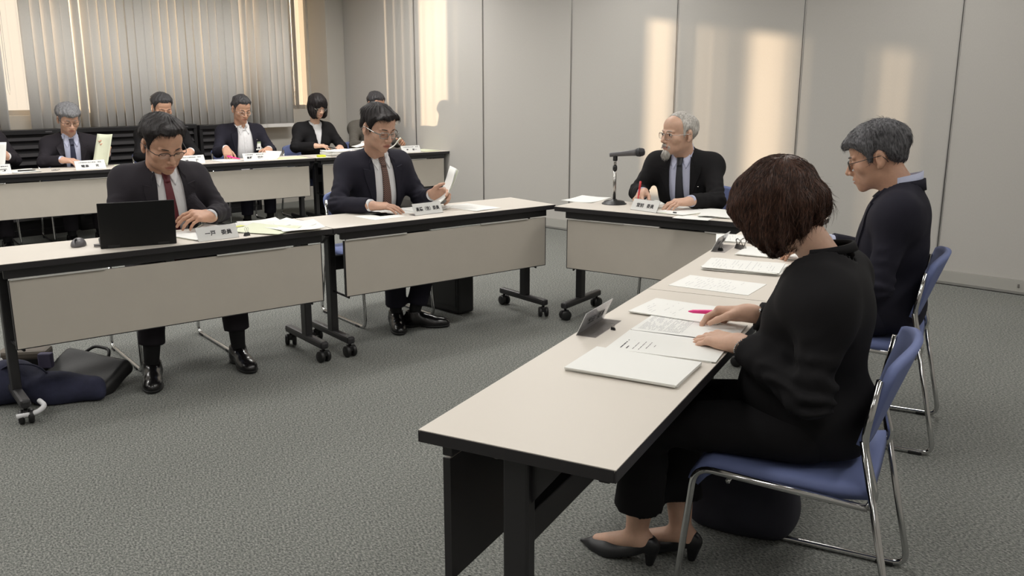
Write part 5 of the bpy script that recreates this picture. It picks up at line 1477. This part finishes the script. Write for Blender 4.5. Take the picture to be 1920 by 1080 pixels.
# ---------------------------------------------------------------- clips, pens, small things
def binder(T, a, b, ang, label, s=1.0, upright=True):
    root = empty('binder_clip', on(T, a, b, TH), T[2]+ang); tag(root, label, 'clip', 'black binder clips')
    mb = MB(); mb.add([(-.0095*s, -.005*s, 0), (.0095*s, -.005*s, 0), (.0095*s, .005*s, 0), (-.0095*s, .005*s, 0), (-.0095*s, -.0006, .0105*s), (.0095*s, -.0006, .0105*s), (.0095*s, .0006, .0105*s), (-.0095*s, .0006, .0105*s)],
                      [(3,2,1,0), (4,5,6,7), (0,1,5,4), (1,2,6,5), (2,3,7,6), (3,0,4,7)]); mb.build('spring', M_blackp, root)
    for q in (-1, 1):
        mb = MB(); mb.tube(fillet([(-.004*s, q*.0015, .0105*s), (-.005*s, q*.004*s, .022*s), (0, q*.0045*s, .027*s), (.005*s, q*.004*s, .022*s), (.004*s, q*.0015, .0105*s)], .003, 4), .0007, 6); mb.build('handle', M_silver, root)
binder(TE, .928, -.088, 1.3, 'small black binder clip lying in front of the nearest name plate', .75)
binder(TE, 2.36, -.045, 1.2, 'black binder clip beside the far name plate on the right tables', 1.2)
binder(TB, -.43, .06, .4, 'black binder clip right of the laptop table name plate', 1.6)
binder(TC, .735, .105, .2, 'black binder clip under the hand of the bearded man', 1.1)
bc = empty('bulldog_clip', on(TE, 2.44, -.115, TH), TE[2]+.9); tag(bc, 'large silver bulldog clip on the far right table', 'clip')
mb = MB(); mb.add([(-.03, -.012, 0), (.03, -.012, 0), (.03, .012, 0), (-.03, .012, 0), (-.03, -.003, .020), (.03, -.003, .020), (.03, .003, .020), (-.03, .003, .020)], [(3,2,1,0), (0,1,5,4), (1,2,6,5), (2,3,7,6), (3,0,4,7), (4,5,6,7)]); mb.build('jaw', M_silver, bc)
for q in (-1, 1):
    mb = MB(); mb.tube(fillet([(-.02, q*.004, .018), (-.016, q*.016, .042), (0, q*.02, .05), (.016, q*.016, .042), (.02, q*.004, .018)], .008, 5), .0028, 8); mb.build('lever', M_silver, bc)
def pen(label, p, q, m, r=.0055, cap=None, cat='pen', group='pens', tip=.014):
    root = empty('pen', p); tag(root, label, cat, group); d = Vector(q)-Vector(p); l = d.length; d.normalize()
    mb = MB(); mb.tube([d*0, d*.002, d*(l*.62), d*(l-tip), d*l], [r*.8, r, r, r*.8, r*.25], 12); mb.build('barrel', m, root)
    if cap is not None:
        mb = MB(); mb.tube([-d*.001, -d*.0, d*(l*.35)], [r*.9, r*1.15, r*1.15], 12); mb.tube([d*.004+Vector((0, 0, r*1.2)), d*(l*.30)+Vector((0, 0, r*1.5))], r*.3, 6); mb.build('cap', cap, root)
pen('pink highlighter in the right hand of the woman in front', on(TE, 1.135, -.395, .742), on(TE, 1.105, -.265, .738), M_pink, .0068, M_pink)
pen('black pen lying in front of the brown tie man', on(TB, .36, .40, TH+.009), on(TB, .46, .31, TH+.007), M_blackp, .0042, None)
pen('red pen in the right hand of the bearded man', on(TC, .40, .345, .842), on(TC, .425, .26, .722), M_red, .006, M_red)
pen('pink marker in the hand of the badge wearing man', on(TG, -2.38, .33, .735), on(TG, -2.30, .20, .712), M_pink, .007, M_pink)
pen('black pen in the hand of the back row woman', on(TG, -1.38, .40, .80), on(TG, -1.20, .33, .752), M_blackp, .006)
pen('pen on the papers at the far left of the back row', on(TG, -4.22, .16, TH+.012), on(TG, -4.08, .17, TH+.012), M_blackp, .006)
pen('silver pen left of the grey haired back row man', on(TG, -3.97, .12, TH+.007), on(TG, -3.90, .15, TH+.007), M_silver, .006)
def notes(label, a, b, m, w=.075, h=.02):
    root = empty('sticky_notes', on(TG, a, b, TH), TG[2]); tag(root, label, 'sticky notes', 'sticky note pads'); mb = MB(); mb.box((-w/2, -.03, 0), (w/2, .03, h), bev=.002); mb.build('pad', m, root)
notes('yellow sticky notes left of the back row document pile', -1.50, .10, M_yellow)
notes('pink sticky notes in front of the back row document pile', -1.16, .05, mat('pink_notes', rgb(225, 140, 145), .7), .08, .022)
notes('lime green sticky tabs beside the pink marker', -2.36, .26, mat('lime_notes', rgb(170, 220, 90), .7), .07, .0007)
# name badge of the back row man
zb_ = .315
hit = solF3.ray_cast(Vector(TF3.at(.125, .4, zb_)), -Vector(TF3.f))
ph = RF3.matrix_basis @ ((hit[0] if hit[0] is not None else Vector(TF3.at(.125, .12, zb_)))+Vector(TF3.f)*.012)
nbg = empty('name_badge', ph, TG[2]); tag(nbg, 'name badge clipped to the jacket of the man in the white open collar shirt', 'badge')
RB = Matrix.Rotation(-.12, 4, 'X')
mb = MB(); mb.box((-.036, -.002, -.05), (.036, .002, .035), bev=.001, M=RB); mb.build('card', M_paper, nbg)
mb = MB(); mb.box((-.036, -.0032, .018), (.036, -.0018, .035), M=RB); mb.build('green_band', mat('badge_green', rgb(150, 165, 130), .6), nbg)
mb = MB(); mb.box((-.022, -.0032, -.034), (-.004, -.0018, -.018), M=RB); mb.box((.004, -.0032, -.034), (.022, -.0018, -.018), M=RB); mb.build('print', M_ink, nbg)
mb = MB(); mb.box((-.006, -.003, .035), (.006, .003, .075), bev=.002, M=RB); mb.build('clip', M_acryl, nbg)
# wrist bands
mb = MB()
def wrist_band(name, label, T, a, b, rot, W, d, r, m, beads=False):
    root = empty(name, on(T, a, b), T[2]+rot); tag(root, label, 'bracelet'); d = nrm(d); u = nrm(np.cross(d, (0, 0, 1))); w = np.cross(d, u)
    mb = MB(); n = 26
    if beads:
        for k in range(n):
            an = 2*PI*k/n; c = V3(*W)-d*.018+(u*math.cos(an)+w*math.sin(an)*.82)*r
            mb.grid(lambda uu, v: c+.0036*V3(math.sin(v*PI)*math.cos(uu*2*PI), math.sin(v*PI)*math.sin(uu*2*PI), math.cos(v*PI)), 8, 5)
        mb.build('beads', m, root)
wrist_band('bead_bracelet', 'silver bead bracelet on the left wrist of the woman in front', TE, .95, -.66, PI, PW['WL'], V3(*PW['WL'])-V3(*PW['EL']), .031, M_silver, True)
# ---------------------------------------------------------------- bags on the floor
M_bagnavy = mat('bag_navy_cloth', rgb(38, 40, 62), .9, noise=(30, .15), bump=(300, .3, .002))
M_bagblk = mat('bag_black', rgb(22, 22, 23), .55, bump=(120, .2, .003))
M_brown = mat('case_brown', rgb(96, 88, 78), .6)
def lump(name, M0, prims, lo, hi, m, parent, h=.008, amp=.006, freq=30, seed=0, k=.05):
    f = F(lo, hi, h); D = None
    for (kind, *a) in prims:
        s = f.ell(*a) if kind == 'e' else f.boxr(*a) if kind == 'b' else f.cone(*a)
        D = s if D is None else smin(D, s, k)
    D = D+amp*wob(f.X, f.Y, f.Z, freq, seed); D = np.maximum(D, -(f.Z-.002))
    V, Q = nets(D, f.lo, f.h); return np_mesh(name, V, Q, m, parent)
bg1 = empty('cloth_bag', on(TB, -1.29, .27), TB[2]-.55); tag(bg1, 'slumped navy cloth bag on the floor by the left table leg', 'bag', 'bags on the floor')
lump('body', None, [('c', (-.24, .0, .07), (.16, -.02, .055), .085, .055), ('e', (-.2, 0, .09), (.13, .12, .10)), ('c', (-.05, -.06, .05), (.19, -.05, .03), .05, .03)], (-.42, -.22, 0), (.32, .22, .24), M_bagnavy, bg1, amp=.012, freq=24)
mb = MB(); mb.tube(fillet([(-.24, -.05, .15), (-.16, -.07, .20), (-.06, -.05, .18), (-.02, -.03, .12)], .05, 6), .011, 8, flat=.35); mb.build('strap', M_bagnavy, bg1)
mb = MB(); mb.box((-.10, .05, .13), (-.04, .09, .20), bev=.006); mb.build('flap', mat('flap_lilac', rgb(92, 88, 112), .8), bg1)
bg2 = empty('document_bag', on(TB, -1.275, .30), TB[2]-.95); tag(bg2, 'flat black document bag leaning behind the navy bag', 'bag', 'bags on the floor')
RBag = Matrix.Rotation(.18, 4, 'Y') @ Matrix.Rotation(-.5, 4, 'X')
o = lump('body', None, [('b', (0, 0, .10), (.20, .04, .13), .03)], (-.26, -.1, -.05), (.26, .1, .28), M_bagblk, bg2, amp=.004); o.matrix_local = Matrix.Rotation(-1.02, 4, 'X') @ Matrix.Rotation(.12, 4, 'Y')
o.location = (0, .05, .0001)
mb = MB(); mb.tube(fillet([(-.1, -.012, .215), (-.07, -.02, .27), (.03, -.02, .27), (.06, -.012, .215)], .03, 5), .008, 8); mb.build('handle', M_bagblk, o)
bg3 = empty('brown_case', on(TB, -1.36, .60), TB[2]-.5); tag(bg3, 'small brown case between the navy bag and the black bag', 'case')
mb = MB(); mb.box((-.11, -.05, 0), (.11, .05, .15), bev=.015); mb.build('body', M_blackp, bg3); mb = MB(); mb.box((-.112, -.055, .13), (.112, .055, .175), bev=.014); mb.build('lid', M_brown, bg3)
wt = empty('plastic_bottle', on(TB, -1.50, .42), 0); tag(wt, 'white bottle top poking out behind the navy bag', 'bottle')
mb = MB(); mb.lathe([(0, 0), (.032, 0), (.034, .01), (.034, .15), (.02, .19), (.013, .2), (.0, .2)], 18); mb.build('body', M_shirt, wt); mb = MB(); mb.lathe([(0, .198), (.014, .198), (.014, .222), (0, .222)], 14); mb.build('cap', M_paper, wt)
br = empty('briefcase', on(TB, 1.06, .56), TB[2]+.12); tag(br, 'black briefcase standing on the floor under the middle table', 'bag', 'bags on the floor')
mb = MB(); mb.box((-.065, -.20, .004), (.065, .20, .34), bev=.018, smooth=False); mb.build('body', M_bagblk, br)
mb = MB(); mb.tube(fillet([(0, -.07, .335), (0, -.06, .39), (0, .06, .39), (0, .07, .335)], .03, 5), .009, 8); mb.build('handle', M_bagblk, br)
mb = MB(); mb.box((-.068, -.17, .05), (-.063, .17, .24), bev=.003); mb.build('pocket', M_bagblk, br)
bp_ = empty('rucksack', on(TE, 1.235, -.435), TE[2]); tag(bp_, 'dark navy rucksack on the floor behind the nearest chair legs', 'bag', 'bags on the floor')
lump('body', None, [('b', (0, 0, .155), (.10, .165, .155), .06), ('e', (0, 0, .1), (.12, .17, .11))], (-.16, -.24, 0), (.16, .24, .36), mat('rucksack_navy', rgb(33, 33, 44), .85, bump=(400, .2, .002)), bp_, amp=.006)
mb = MB(); mb.tube(fillet([(-.02, -.05, .30), (-.02, -.04, .345), (-.02, .04, .345), (-.02, .05, .30)], .03, 5), .008, 8); mb.build('handle', M_bagblk, bp_)
# white floor lever of the caster brake beside the bag
bl = empty('folding_cart_hook', on(TB, -1.46, .02), TB[2]); tag(bl, 'white bent tube on the floor by the left table leg', 'hook')
mb = MB(); mb.tube(fillet([(.06, .09, .06), (.07, .02, .055), (.03, -.02, .045), (-.05, -.015, .042)], .04, 6), .011, 10); mb.build('tube', M_shirt, bl)
